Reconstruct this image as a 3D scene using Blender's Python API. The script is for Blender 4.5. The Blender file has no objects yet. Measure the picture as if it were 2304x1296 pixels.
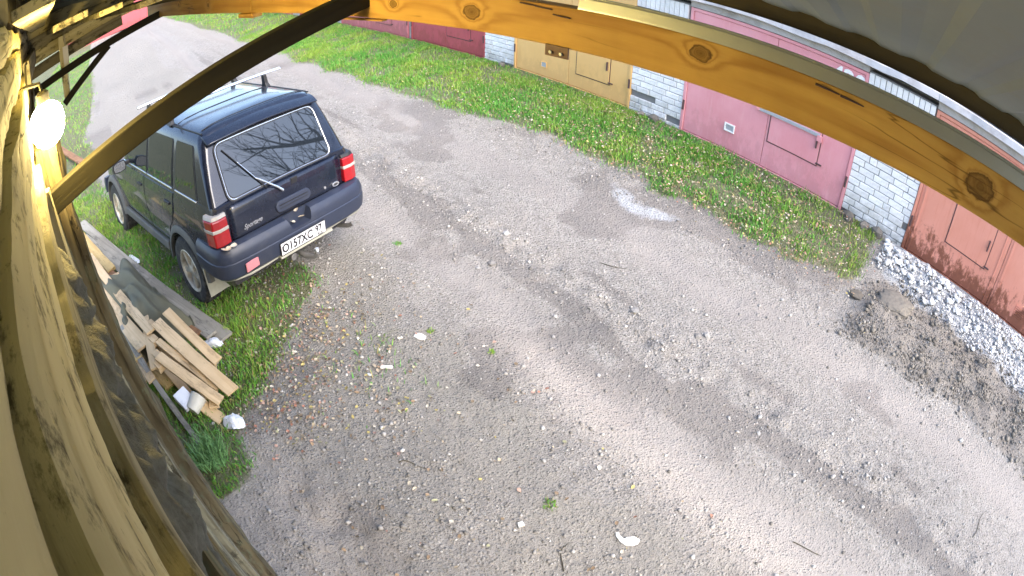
import bpy, bmesh, math, random
import numpy as np
from mathutils import Vector, Matrix

random.seed(7)
rng = np.random.default_rng(7)
scene = bpy.context.scene
COL = scene.collection

# ------------------------------------------------------------------ camera (wide CCTV lens)
CAM_H = 3.335
HEAD = -0.8391558            # heading of the lens against the garage row
PITCH, ROLL = 0.6479058, 0.0311137
LENS_A, LENS_B = 0.8410927, 0.1304066      # theta = A r + B r^3, r = 1 at half the picture's width
cam_d = bpy.data.cameras.new("camera")
cam = bpy.data.objects.new("camera", cam_d)
COL.objects.link(cam)
cam_d.type = 'PANO'
cam_d.sensor_width = 36.0
cam_d.sensor_fit = 'HORIZONTAL'
cam_d.clip_start, cam_d.clip_end = 0.01, 600.0


def set_lens():
    vals = dict(fisheye_fov=math.radians(220), fisheye_polynomial_k0=0.0,
                fisheye_polynomial_k1=-LENS_A / 18.0, fisheye_polynomial_k2=0.0,
                fisheye_polynomial_k3=-LENS_B / 18.0 ** 3, fisheye_polynomial_k4=0.0)
    for holder in (cam_d, getattr(cam_d, 'cycles', None)):
        if holder is None:
            continue
        try:
            holder.panorama_type = 'FISHEYE_LENS_POLYNOMIAL'
        except Exception:
            continue
        for k, v in vals.items():
            try:
                setattr(holder, k, v)
            except Exception:
                pass


set_lens()
_f = Vector((math.sin(HEAD) * math.cos(PITCH), math.cos(HEAD) * math.cos(PITCH), -math.sin(PITCH)))
_r = Vector((math.cos(HEAD), -math.sin(HEAD), 0.0))
_u = _r.cross(_f)
_r2 = _r * math.cos(ROLL) + _u * math.sin(ROLL)
_u2 = _u * math.cos(ROLL) - _r * math.sin(ROLL)
cam.matrix_world = Matrix.Translation((0, 0, CAM_H)) @ Matrix((_r2, _u2, -_f)).transposed().to_4x4()
scene.camera = cam

# ------------------------------------------------------------------ sky, sun, exposure
SUN_EL, SUN_AZ = math.radians(44), math.radians(4)     # direction towards the sun
world = bpy.data.worlds.new("World")
scene.world = world
world.use_nodes = True
wn = world.node_tree.nodes
wl = world.node_tree.links
bg = wn.get('Background') or wn.new('ShaderNodeBackground')
sky = wn.new('ShaderNodeTexSky')
sky.sky_type = 'NISHITA'
sky.sun_disc = False
sky.sun_elevation = SUN_EL
sky.sun_rotation = math.radians(90) - SUN_AZ
sky.dust_density = 2.4
sky.ozone_density = 0.9
wl.new(sky.outputs[0], bg.inputs[0])
bg.inputs[1].default_value = 0.15
sun_d = bpy.data.lights.new("sun", 'SUN')
sun_d.energy = 1.0
sun_d.angle = math.radians(40)
sun_d.color = (1.0, 0.93, 0.83)
sun = bpy.data.objects.new("sun", sun_d)
COL.objects.link(sun)
sd = Vector((math.cos(SUN_AZ) * math.cos(SUN_EL), math.sin(SUN_AZ) * math.cos(SUN_EL), math.sin(SUN_EL)))
sun.rotation_euler = sd.to_track_quat('Z', 'Y').to_euler()
scene.view_settings.view_transform = 'Standard'
scene.view_settings.look = 'None'
scene.view_settings.exposure = 2.15
scene.view_settings.gamma = 1.0
scene.view_settings.use_curve_mapping = False
scene.cycles.max_bounces = 6
scene.cycles.use_denoising = True

# ------------------------------------------------------------------ noise in numpy
def _hash(ix, iy, seed):
    h = (ix.astype(np.int64) * 374761393 + iy.astype(np.int64) * 668265263 + seed * 974711) & 0x7fffffff
    h = ((h ^ (h >> 13)) * 1274126177) & 0x7fffffff
    return ((h ^ (h >> 16)) & 0xffff) / 65535.0


def vnoise(x, y, seed=0):
    x = np.asarray(x, float); y = np.asarray(y, float)
    ix = np.floor(x).astype(np.int64); iy = np.floor(y).astype(np.int64)
    fx = x - ix; fy = y - iy
    fx = fx * fx * (3 - 2 * fx); fy = fy * fy * (3 - 2 * fy)
    a = _hash(ix, iy, seed); b = _hash(ix + 1, iy, seed)
    c = _hash(ix, iy + 1, seed); d = _hash(ix + 1, iy + 1, seed)
    return (a * (1 - fx) + b * fx) * (1 - fy) + (c * (1 - fx) + d * fx) * fy


def fbm(x, y, seed=0, octv=4):
    t = 0.0; amp = 0.5
    for i in range(octv):
        t = t + amp * vnoise(x * 2 ** i, y * 2 ** i, seed + i * 17)
        amp *= 0.5
    return t / (1 - 0.5 ** octv)


def sstep(a, b, x):
    t = np.clip((np.asarray(x, float) - a) / (b - a), 0, 1)
    return t * t * (3 - 2 * t)


# ------------------------------------------------------------------ terrain fields
def verge_edge(x):
    """y where the grass strip in front of the garages begins"""
    return np.interp(x, [-45, -16, -13, -9.9, -7.5, -5.7, -3.0, -1.2, -0.6], [4.6, 4.9, 5.0, 5.0, 5.35, 5.60, 5.62, 5.75, 6.0]) \
        + 0.5 * (fbm(np.asarray(x) * 1.7, np.asarray(x) * 0 + 3.3, 5, 3) - 0.5)


def base_z(x, y):
    t = sstep(5.0, 7.3, y)
    return 0.19 * t + 0.04 * np.clip(1.2 - np.asarray(y, float), 0, 2.5)


def track_mask(x, y):
    w = 0.22 * (fbm(x * 0.5, y * 0 + 1.0, 31, 2) - 0.5)
    bend = -0.05 * np.clip(x + 2, 0, 6)
    a = np.exp(-((y - 2.78 - w - bend) / 0.27) ** 2)
    b = np.exp(-((y - 4.60 - w) / 0.40) ** 2)
    worn = 0.60 + 0.40 * sstep(0.34, 0.58, fbm(x * 0.9, y * 1.6, 37, 4))
    return np.clip((a + b) * worn, 0, 1)


def ridge_mask(x, y):
    w = 0.22 * (fbm(x * 0.5, y * 0 + 1.0, 31, 2) - 0.5)
    return np.exp(-((y - 3.42 - w) / 0.24) ** 2)


def soil_mask(x, y):
    e = 4.75 + 0.9 * (fbm(x * 1.1, y * 1.1, 44, 4) - 0.5)
    m = sstep(-0.9, -0.2, x + 0.6 * (fbm(x * 2, y * 2, 45, 3) - 0.5)) * sstep(e, e + 0.4, y)
    m2 = np.exp(-(((x + 2.35) / 0.35) ** 2 + ((y - 0.25) / 0.16) ** 2))
    m3 = 0.7 * np.exp(-(((x + 1.9) / 0.5) ** 2 + ((y - 0.5) / 0.25) ** 2))
    return np.clip(m + m2 + m3, 0, 1)


def grass_mask(x, y):
    x = np.asarray(x, float); y = np.asarray(y, float)
    g1 = sstep(-0.15, 0.25, y - verge_edge(x)) * (1 - sstep(-1.0, -0.75, x + 0.4 * (fbm(x * 2, y * 2, 9, 3) - 0.5))) * (1 - sstep(9, 12, y))
    lim = np.interp(x, [-45, -20, -14, -9, -7.8, -5, -4.5, -3.6, -3.2, -2.7, -2.5], [-1.8, -0.9, -1.0, -0.5, 0.6, 1.5, 1.6, 0.55, 0.15, 0.0, -1.0])
    lim = lim + 0.5 * (fbm(x * 2.3, y * 2.3, 12, 3) - 0.5)
    g2 = sstep(-0.15, 0.3, lim - y)
    g3 = 0.25 * np.exp(-(((x + 3.6) / 0.8) ** 2 + ((y - 1.7) / 0.5) ** 2))
    far = sstep(8, 20, y)
    return np.clip(g1 + g2 + g3 + far, 0, 1)


def terrain(x, y):
    x = np.asarray(x, float); y = np.asarray(y, float)
    z = base_z(x, y)
    tr = track_mask(x, y); rd = ridge_mask(x, y); so = soil_mask(x, y)
    near = np.exp(-((np.hypot(x + 1, y - 3)) / 14.0) ** 4)
    z = z - 0.042 * tr + 0.030 * rd
    rough = (0.45 + 1.9 * rd + 1.6 * so + 0.35 * (y < 2.4)) * (1 - 0.85 * tr)
    z = z + near * rough * (0.050 * (fbm(x * 2.2, y * 2.6, 2, 3) - 0.5) + 0.034 * (fbm(x * 7, y * 12, 21, 4) - 0.5))
    z = z + near * so * (0.10 * (fbm(x * 2.2, y * 2.2, 61, 3) - 0.45) + 0.11 * np.exp(-((y - 5.55) / 0.42) ** 2))
    z = z + 0.08 * np.exp(-((y - 6.85) / 0.30) ** 2) * sstep(-0.95, -0.4, x)
    # the ground is worn flat under the parked car, by the garage sills and beside the shed
    car = np.exp(-(((x + 6.2) / 2.2) ** 4 + ((y - 0.9) / 1.1) ** 4))
    sill = sstep(7.0, 7.3, y)
    k = np.clip(car + sill, 0, 1)
    return z * (1 - k) + k * base_z(x, y)


def tz(x, y):
    return float(terrain(np.array([x]), np.array([y]))[0])


# ------------------------------------------------------------------ materials
MATS = {}


class NT:
    def __init__(self, name):
        self.m = bpy.data.materials.new(name)
        self.m.use_nodes = True
        self.t = self.m.node_tree
        self.n = self.t.nodes
        self.b = self.n['Principled BSDF']
        MATS[name] = self.m

    def add(self, kind, **kw):
        nd = self.n.new(kind)
        for k, v in kw.items():
            setattr(nd, k, v)
        return nd

    def link(self, a, b):
        self.t.links.new(a, b)

    def coords(self, kind='Object', scale=(1, 1, 1), loc=(0, 0, 0)):
        c = self.add('ShaderNodeTexCoord')
        m = self.add('ShaderNodeMapping')
        m.inputs['Scale'].default_value = scale
        m.inputs['Location'].default_value = loc
        self.link(c.outputs[kind], m.inputs[0])
        return m.outputs[0]

    def noise(self, vec, scale=5, detail=5, rough=0.55, dist=0.0):
        nd = self.add('ShaderNodeTexNoise')
        nd.inputs['Scale'].default_value = scale
        nd.inputs['Detail'].default_value = detail
        nd.inputs['Roughness'].default_value = rough
        nd.inputs['Distortion'].default_value = dist
        if vec is not None:
            self.link(vec, nd.inputs['Vector'])
        return nd.outputs[0]

    def ramp(self, fac, stops):
        r = self.add('ShaderNodeValToRGB')
        el = r.color_ramp.elements
        while len(el) < len(stops):
            el.new(0.5)
        for e, (p, c) in zip(el, stops):
            e.position = p
            if not isinstance(c, (tuple, list)):
                c = (c, c, c)
            e.color = (*c, 1)
        self.link(fac, r.inputs[0])
        return r.outputs[0]

    def mix(self, fac, a, b, mode='MIX'):
        nd = self.add('ShaderNodeMix', data_type='RGBA', blend_type=mode)
        for sock, v in ((nd.inputs[0], fac), (nd.inputs[6], a), (nd.inputs[7], b)):
            if isinstance(v, (int, float)):
                sock.default_value = v
            elif isinstance(v, (tuple, list)):
                sock.default_value = (*v, 1)
            else:
                self.link(v, sock)
        return nd.outputs[2]

    def math(self, op, a, b=0.0, clamp=False):
        nd = self.add('ShaderNodeMath', operation=op, use_clamp=clamp)
        for sock, v in ((nd.inputs[0], a), (nd.inputs[1], b)):
            if isinstance(v, (int, float)):
                sock.default_value = v
            else:
                self.link(v, sock)
        return nd.outputs[0]

    def attr(self, name, out='Fac'):
        nd = self.add('ShaderNodeAttribute', attribute_name=name)
        return nd.outputs[out]

    def rand(self):
        return self.add('ShaderNodeObjectInfo').outputs['Random']

    def bump(self, h, strength=0.3, dist=0.01):
        nd = self.add('ShaderNodeBump')
        nd.inputs['Strength'].default_value = strength
        nd.inputs['Distance'].default_value = dist
        self.link(h, nd.inputs['Height'])
        self.link(nd.outputs[0], self.b.inputs['Normal'])

    def color(self, v):
        if isinstance(v, (tuple, list)):
            self.b.inputs['Base Color'].default_value = (*v, 1)
        else:
            self.link(v, self.b.inputs['Base Color'])

    def set(self, **kw):
        names = dict(rough='Roughness', metal='Metallic', spec='Specular IOR Level', coat='Coat Weight', coatr='Coat Roughness',
                     trans='Transmission Weight', ior='IOR', sub='Subsurface Weight')
        for k, v in kw.items():
            s = self.b.inputs[names[k]]
            if isinstance(v, (int, float)):
                s.default_value = v
            else:
                self.link(v, s)


def plain(name, c, rough=0.6, metal=0.0, var=0.15, scale=8.0, bump=0.0, dirt=None, coords='Object', spec=0.5, coat=0.0):
    """a paint or plastic: one colour with mottling, fine relief and, if asked, dirt"""
    t = NT(name)
    v = t.coords(coords)
    n = t.noise(v, scale, 6, 0.6)
    col = t.mix(n, tuple(x * (1 - var) for x in c), tuple(min(1, x * (1 + var)) for x in c))
    if dirt:
        d = t.ramp(t.noise(v, scale * 0.4, 7, 0.7), [(0.48, 0.0), (0.72, 1.0)])
        col = t.mix(d, col, dirt)
    t.color(col)
    t.set(rough=rough, metal=metal, spec=spec, coat=coat)
    if bump:
        t.bump(t.noise(v, scale * 6, 5, 0.6), bump, 0.004)
    return t.m


def wood(name, light, dark, grain=1.0, knots=(), rough=0.75, bump=0.35, stain=None, per_object=True, stain_scale=5.0):
    """sawn timber with the grain along the object's own X; knots = (x, z, radius) in the object's space"""
    t = NT(name)
    c = t.add('ShaderNodeTexCoord')
    vec = c.outputs['Object']
    if per_object:
        off = t.add('ShaderNodeVectorMath', operation='SCALE')
        t.link(t.add('ShaderNodeObjectInfo').outputs['Location'], off.inputs[0])
        off.inputs['Scale'].default_value = 3.7
        ad = t.add('ShaderNodeVectorMath', operation='ADD')
        t.link(vec, ad.inputs[0]); t.link(off.outputs[0], ad.inputs[1])
        pv = ad.outputs[0]
    else:
        pv = vec
    mp = t.add('ShaderNodeMapping')
    mp.inputs['Scale'].default_value = (0.6 * grain, 9 * grain, 9 * grain)
    t.link(pv, mp.inputs[0])
    warp = t.noise(mp.outputs[0], 1.3, 3, 0.5)
    sep = t.add('ShaderNodeSeparateXYZ'); t.link(mp.outputs[0], sep.inputs[0])
    ring = t.math('ADD', t.math('MULTIPLY', sep.outputs[2], 1.0), t.math('MULTIPLY', warp, 3.0))
    kn_dark = None
    if knots:
        s2 = t.add('ShaderNodeSeparateXYZ'); t.link(vec, s2.inputs[0])
        for kx, kz, kr in knots:
            dx = t.math('MULTIPLY', t.math('SUBTRACT', s2.outputs[0], kx), 0.72 / kr)
            dz = t.math('MULTIPLY', t.math('SUBTRACT', s2.outputs[2], kz), 1.0 / kr)
            d = t.math('SQRT', t.math('ADD', t.math('MULTIPLY', dx, dx), t.math('MULTIPLY', dz, dz)))
            d = t.math('ADD', d, t.math('MULTIPLY', t.math('SUBTRACT', t.noise(vec, 38.0 + 7 * kx, 4, 0.6), 0.5), 0.75))
            core = t.ramp(d, [(0.0, 0.85), (0.72, 0.6), (0.88, 1.0), (1.0, 0.0)])
            pull = t.math('DIVIDE', 2.6, t.math('ADD', t.math('MULTIPLY', d, d), 0.55))
            ring = t.math('ADD', ring, pull)
            kn_dark = core if kn_dark is None else t.math('MAXIMUM', kn_dark, core)
    band = t.math('SINE', t.math('MULTIPLY', ring, 7.0))
    band = t.math('POWER', t.math('ADD', t.math('MULTIPLY', band, 0.5), 0.5), 2.2)
    fine = t.noise(mp.outputs[0], 6.0, 6, 0.7)
    fac = t.math('ADD', t.math('MULTIPLY', band, 0.5), t.math('MULTIPLY', fine, 0.62), clamp=True)
    col = t.mix(fac, light, dark)
    blotch = t.noise(pv, 2.2, 5, 0.6)
    col = t.mix(t.math('MULTIPLY', t.ramp(blotch, [(0.35, 0.0), (0.75, 1.0)]), 0.55), col, tuple(x * 0.62 for x in dark))
    if stain:
        stm = t.add('ShaderNodeMapping'); stm.inputs['Scale'].default_value = (0.45, 1.0, 1.0); t.link(pv, stm.inputs[0])
        sm = t.ramp(t.noise(stm.outputs[0], stain_scale, 8, 0.74), [(0.53, 0.0), (0.61, 1.0)])
        col = t.mix(t.math('MULTIPLY', sm, stain[1]), col, stain[0])
    if kn_dark is not None:
        col = t.mix(kn_dark, col, tuple(x * 0.30 for x in dark))
    chk = t.noise(mp.outputs[0], 2.6, 3, 0.4)
    crack = t.ramp(t.math('ABSOLUTE', t.math('SUBTRACT', chk, 0.5)), [(0.0, 1.0), (0.012, 0.0)])
    crack = t.math('MULTIPLY', crack, t.ramp(t.noise(pv, 1.7, 2, 0.5), [(0.50, 0.0), (0.60, 1.0)]))
    col = t.mix(t.math('MULTIPLY', crack, 0.8), col, tuple(x * 0.25 for x in dark))
    t.color(col)
    t.set(rough=rough, spec=0.25)
    t.bump(t.math('SUBTRACT', fac, crack), bump, 0.006)
    return t.m


# ------------------------------------------------------------------ mesh helpers
class MB:
    def __init__(self):
        self.v = []
        self.f = []

    def poly(self, pts):
        i = len(self.v)
        self.v += [tuple(p) for p in pts]
        self.f.append(list(range(i, i + len(pts))))

    def add(self, verts, faces):
        i = len(self.v)
        self.v += [tuple(p) for p in verts]
        self.f += [[i + k for k in f] for f in faces]

    def box(self, c, s, rot=None):
        c = Vector(c)
        pts = []
        for dx in (-.5, .5):
            for dy in (-.5, .5):
                for dz in (-.5, .5):
                    p = Vector((dx * s[0], dy * s[1], dz * s[2]))
                    if rot is not None:
                        p = rot @ p
                    pts.append(c + p)
        self.add(pts, [(0, 1, 3, 2), (4, 6, 7, 5), (0, 4, 5, 1), (2, 3, 7, 6), (0, 2, 6, 4), (1, 5, 7, 3)])
        return self

    def hull8(self, a, b):
        """a, b: two quads (4 points each, same order) joined to a block"""
        self.add(list(a) + list(b), [(3, 2, 1, 0), (4, 5, 6, 7), (0, 1, 5, 4), (1, 2, 6, 5), (2, 3, 7, 6), (3, 0, 4, 7)])
        return self

    def loft(self, rings, cap=True, closed=True):
        n = len(rings[0])
        i = len(self.v)
        for r in rings:
            self.v += [tuple(p) for p in r]
        for k in range(len(rings) - 1):
            for j in range(n if closed else n - 1):
                a = i + k * n + j
                b = i + k * n + (j + 1) % n
                self.f.append([a, b, b + n, a + n])
        if cap:
            self.f.append([i + j for j in reversed(range(n))])
            self.f.append([i + (len(rings) - 1) * n + j for j in range(n)])
        return self

    def tube(self, pts, rad, seg=8, cap=True):
        pts = [Vector(p) for p in pts]
        rings = []
        ref = None
        for k, p in enumerate(pts):
            d = (pts[min(k + 1, len(pts) - 1)] - pts[max(k - 1, 0)]).normalized()
            if ref is None:
                ref = d.orthogonal().normalized()
            a = (ref - d * ref.dot(d)).normalized()
            ref = a
            b = d.cross(a)
            r = rad[k] if isinstance(rad, (list, tuple)) else rad
            rings.append([p + (a * math.cos(2 * math.pi * j / seg) + b * math.sin(2 * math.pi * j / seg)) * r for j in range(seg)])
        return self.loft(rings, cap)

    def lathe(self, prof, seg=32, M=None, cap=False):
        """prof: (radius, height) along local Z"""
        rings = []
        for r, h in prof:
            ring = [Vector((r * math.cos(2 * math.pi * j / seg), r * math.sin(2 * math.pi * j / seg), h)) for j in range(seg)]
            rings.append([M @ p for p in ring] if M is not None else ring)
        return self.loft(rings, cap)

    def grid(self, P):
        m, n = len(P), len(P[0])
        i = len(self.v)
        for r in P:
            self.v += [tuple(p) for p in r]
        for a in range(m - 1):
            for b in range(n - 1):
                k = i + a * n + b
                self.f.append([k, k + 1, k + n + 1, k + n])
        return self

    def mesh(self, name):
        me = bpy.data.meshes.new(name)
        me.from_pydata(self.v, [], self.f)
        me.update()
        return me

    def build(self, name, mat, parent=None, bevel=0.0, seg=2, smooth=False, origin=None, fix=True, angle=40):
        me = self.mesh(name)
        if fix:
            bm = bmesh.new(); bm.from_mesh(me)
            bmesh.ops.recalc_face_normals(bm, faces=bm.faces)
            bm.to_mesh(me); bm.free()
        return put(name, me, mat, parent, bevel, seg, smooth, origin, angle)


def put(name, me, mat, parent=None, bevel=0.0, seg=2, smooth=False, origin=None, angle=40):
    if isinstance(mat, str):
        mat = MATS[mat]
    me.materials.append(mat)
    if origin is not None:
        me.transform(Matrix.Translation(-Vector(origin)))
    o = bpy.data.objects.new(name, me)
    COL.objects.link(o)
    if origin is not None:
        o.location = origin
    if smooth:
        me.polygons.foreach_set('use_smooth', [True] * len(me.polygons))
        try:
            me.set_sharp_from_angle(angle=math.radians(angle))
        except Exception:
            pass
    if bevel:
        b = o.modifiers.new('bevel', 'BEVEL')
        b.width = bevel; b.segments = seg; b.limit_method = 'ANGLE'; b.angle_limit = math.radians(35)
        b.harden_normals = False
    if parent is not None:
        attach(o, parent, o.matrix_basis.copy())
    return o


def wmat(o):
    """an object's place in the world, from its own and its parents' transforms"""
    m = o.matrix_basis.copy()
    while o.parent is not None:
        o = o.parent
        m = o.matrix_basis @ m
    return m


def top_of(o):
    while o.parent is not None:
        o = o.parent
    return o


def attach(o, parent, M):
    """parent O; M is its place in the world, or, under a root that is turned (a car), in the root's own space"""
    root = top_of(parent)
    want = M if root.get('_w') else root.matrix_basis @ M
    o.parent = parent
    o.matrix_basis = wmat(parent).inverted() @ want


def empty(name, loc=(0, 0, 0), rot=None, world_children=True):
    o = bpy.data.objects.new(name, None)
    o.empty_display_size = 0.2
    COL.objects.link(o)
    o.location = loc
    if rot is not None:
        o.rotation_euler = rot
    if world_children:
        o['_w'] = 1
    return o


def tag(o, label=None, cat=None, group=None, kind=None):
    if label: o['label'] = label
    if cat: o['category'] = cat
    if group: o['group'] = group
    if kind: o['kind'] = kind
    return o


def frame_of(p0, p1, up=(0, 0, 1)):
    """matrix with X from p0 to p1, Z as near UP as can be, origin at p0"""
    p0 = Vector(p0); p1 = Vector(p1)
    x = (p1 - p0).normalized()
    y = Vector(up).cross(x).normalized()
    z = x.cross(y)
    return Matrix.Translation(p0) @ Matrix((x, y, z)).transposed().to_4x4(), (p1 - p0).length


def plank(name, p0, p1, w, t, mat, parent=None, up=(0, 0, 1), rag=0.004, n=8, seed=0, taper=1.0, bevel=0.003, warp=0.0):
    """a sawn board with its own axes: X along, Y across (w), Z thick (t); edges a little uneven"""
    M, L = frame_of(p0, p1, up)
    r = random.Random(seed + hash(name) % 1000 * 0 + int(L * 1000))
    rings = []
    for k in range(n + 1):
        x = L * k / n
        ww = w * (1 + (taper - 1) * k / n)
        a = ww / 2 + r.uniform(-rag, rag); b = ww / 2 + r.uniform(-rag, rag)
        zz = warp * math.sin(math.pi * k / n)
        ex = r.uniform(-rag, rag) * (2 if k in (0, n) else 0)
        rings.append([(x + ex, -a, -t / 2 + zz), (x - ex, b, -t / 2 + zz), (x - ex, b, t / 2 + zz), (x + ex, -a, t / 2 + zz)])
    mb = MB(); mb.loft(rings)
    o = mb.build(name, mat, None, bevel)
    o.matrix_basis = M
    if parent is not None:
        attach(o, parent, M)
    return o


def np_mesh(name, V, F, mat, attrs=None, colors=None, smooth=False):
    me = bpy.data.meshes.new(name)
    V = np.asarray(V, np.float32); F = np.asarray(F, np.int32)
    k = F.shape[1]
    me.vertices.add(len(V)); me.vertices.foreach_set('co', V.ravel())
    me.loops.add(F.size); me.loops.foreach_set('vertex_index', F.ravel())
    me.polygons.add(len(F)); me.polygons.foreach_set('loop_start', np.arange(0, F.size, k, dtype=np.int32))
    try:
        me.polygons.foreach_set('loop_total', np.full(len(F), k, np.int32))
    except Exception:
        pass
    me.update(calc_edges=True)
    for nm, a in (attrs or {}).items():
        at = me.attributes.new(nm, 'FLOAT', 'POINT'); at.data.foreach_set('value', np.asarray(a, np.float32))
    for nm, a in (colors or {}).items():
        at = me.attributes.new(nm, 'FLOAT_COLOR', 'POINT')
        a = np.concatenate([np.asarray(a, np.float32), np.ones((len(V), 1), np.float32)], 1)
        at.data.foreach_set('color', a.ravel())
    if smooth:
        me.polygons.foreach_set('use_smooth', np.ones(len(F), bool))
    me.validate()
    return put(name, me, mat)


def text_mesh(body, size, extrude=0.0008, squash=1.0, shear=0.0, bold=0.0):
    cu = bpy.data.curves.new('txt', 'FONT')
    cu.body = body; cu.size = size; cu.extrude = extrude; cu.align_x = 'CENTER'; cu.align_y = 'CENTER'; cu.shear = shear
    cu.offset = bold
    cu.resolution_u = 3
    o = bpy.data.objects.new('txt', cu); COL.objects.link(o)
    dg = bpy.context.evaluated_depsgraph_get()
    me = bpy.data.meshes.new_from_object(o.evaluated_get(dg))
    bpy.data.objects.remove(o)
    if squash != 1.0:
        me.transform(Matrix.Diagonal((squash, 1, 1, 1)))
    return me


def boolean(o, cutters, op='DIFFERENCE'):
    for c in cutters:
        md = o.modifiers.new('cut', 'BOOLEAN'); md.object = c; md.operation = op; md.solver = 'EXACT'
    dg = bpy.context.evaluated_depsgraph_get()
    me = bpy.data.meshes.new_from_object(o.evaluated_get(dg))
    old = o.data
    o.modifiers.clear()
    o.data = me
    bpy.data.meshes.remove(old)
    for c in cutters:
        bpy.data.objects.remove(c)
    return o

# ================================================================== the setting: ground and road
def ground_material():
    t = NT('soil')
    v = t.coords('Object')
    n1 = t.noise(v, 1.1, 6, 0.6)
    n2 = t.noise(v, 7.0, 8, 0.68)
    n3 = t.noise(v, 45.0, 6, 0.7)
    base = t.mix(n1, (0.245, 0.228, 0.207), (0.340, 0.322, 0.300))
    base = t.mix(t.math('MULTIPLY', t.ramp(n2, [(0.40, 0.0), (0.62, 1.0)]), 0.62), base, (0.150, 0.138, 0.122))
    base = t.mix(t.math('MULTIPLY', t.ramp(n3, [(0.46, 0.0), (0.60, 1.0)]), 0.60), base, (0.46, 0.44, 0.415))
    nb = t.noise(v, 8.0, 10, 0.80)
    ragged = lambda a, k: t.math('MULTIPLY', t.ramp(t.math('ADD', t.attr(a), t.math('MULTIPLY', t.math('SUBTRACT', nb, 0.5), 1.3)), [(0.30, 0.0), (0.62, 1.0)]), k)
    trk = t.mix(n2, (0.205, 0.188, 0.172), (0.320, 0.298, 0.280))
    col = t.mix(ragged('track', 0.75), base, trk)
    yard = t.mix(n2, (0.195, 0.182, 0.152), (0.350, 0.330, 0.295))
    col = t.mix(ragged('yard', 0.6), col, yard)
    damp = t.mix(n2, (0.120, 0.108, 0.100), (0.215, 0.200, 0.190))
    col = t.mix(ragged('damp', 0.65), col, damp)
    soil = t.mix(n2, (0.120, 0.108, 0.094), (0.275, 0.252, 0.225))
    col = t.mix(ragged('soil', 0.95), col, soil)
    tan = t.mix(n2, (0.43, 0.375, 0.33), (0.60, 0.545, 0.49))
    col = t.mix(t.math('MULTIPLY', t.attr('tan'), 0.8), col, tan)
    gr = t.mix(n2, (0.070, 0.105, 0.022), (0.175, 0.170, 0.070))
    col = t.mix(ragged('grass', 0.75), col, gr)
    pale = t.mix(n2, (0.40, 0.42, 0.44), (0.55, 0.56, 0.58))
    col = t.mix(ragged('pale', 0.8), col, pale)
    t.color(col)
    t.set(rough=0.92, spec=0.2)
    h = t.math('ADD', t.math('ADD', t.math('MULTIPLY', n2, 0.8), t.math('MULTIPLY', n3, 0.45)), t.math('MULTIPLY', t.noise(v, 19.0, 7, 0.7), 0.9))
    pit = t.add('ShaderNodeTexVoronoi'); pit.inputs['Scale'].default_value = 34.0
    t.link(v, pit.inputs['Vector'])
    h = t.math('ADD', h, t.math('MULTIPLY', t.ramp(pit.outputs['Distance'], [(0.0, 1.0), (0.45, 0.0)]), 0.35))
    k = t.math('SUBTRACT', 1.0, t.math('MULTIPLY', t.attr('track'), 0.45))
    t.bump(t.math('MULTIPLY', h, k), 1.0, 0.06)
    return t.m


ground_material()


def axis(lo, a, b, hi, fine, grow=1.18):
    pts = list(np.arange(a, b + 1e-6, fine))
    st, p = fine, b
    while p < hi:
        st = min(st * grow, 12); p += st; pts.append(p)
    st, p = fine, a
    left = []
    while p > lo:
        st = min(st * grow, 12); p -= st; left.append(p)
    return np.array(left[::-1] + pts)


gx = axis(-150, -7.5, 3.2, 120, 0.035)
gy = axis(-120, -0.9, 7.3, 140, 0.035)
XX, YY = np.meshgrid(gx, gy, indexing='ij')
ZZ = terrain(XX, YY)
far = np.hypot(XX, YY) > 60
ZZ = np.where(far, ZZ - 0.002, ZZ)
GV = np.stack([XX.ravel(), YY.ravel(), ZZ.ravel()], 1)
nxg, nyg = len(gx), len(gy)
ii, jj = np.meshgrid(np.arange(nxg - 1), np.arange(nyg - 1), indexing='ij')
q0 = (ii * nyg + jj).ravel()
GF = np.stack([q0, q0 + nyg, q0 + nyg + 1, q0 + 1], 1)
fx_, fy_ = XX.ravel(), YY.ravel()
A_track = track_mask(fx_, fy_) * (1 - sstep(30, 60, np.abs(fx_)))
A_soil = soil_mask(fx_, fy_)
A_grass = grass_mask(fx_, fy_)
A_pale = np.exp(-(((fx_ + 3.55) / 0.62) ** 2 + ((fy_ - 5.2 - 0.12 * np.sin(fx_ * 4)) / 0.17) ** 2) ** 1.5) * (0.4 + 0.6 * fbm(fx_ * 6, fy_ * 6, 70, 3))
A_pale = np.clip(A_pale + 0.8 * sstep(6.1, 6.6, fy_ + 0.15 * fx_ + 0.35 * (fbm(fx_ * 3, fy_ * 3, 72, 3) - 0.5)) * sstep(-0.9, -0.5, fx_) * (1 - sstep(7.35, 7.5, fy_)), 0, 1)
A_tan = np.clip(1.3 * np.exp(-(((fx_ + 2.2) / 0.8) ** 2 + ((fy_ - 0.02) / 0.40) ** 2)) + 0.7 * np.exp(-((fy_ - 2.3 + 0.06 * fx_) / 0.22) ** 2) * sstep(-3.6, -2.2, fx_)
                + 0.35 * fbm(fx_ * 0.8, fy_ * 0.8, 81, 3), 0, 1)
A_yard = (1 - sstep(1.7, 2.5, fy_ + 0.8 * (fbm(fx_ * .7, fy_ * .7, 101, 3) - .5))) * (0.35 + 0.65 * sstep(.35, .6, fbm(fx_ * 1.3, fy_ * 1.3, 102, 4)))
_w = 0.22 * (fbm(fx_ * 0.5, fy_ * 0 + 1.0, 31, 2) - 0.5)
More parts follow.
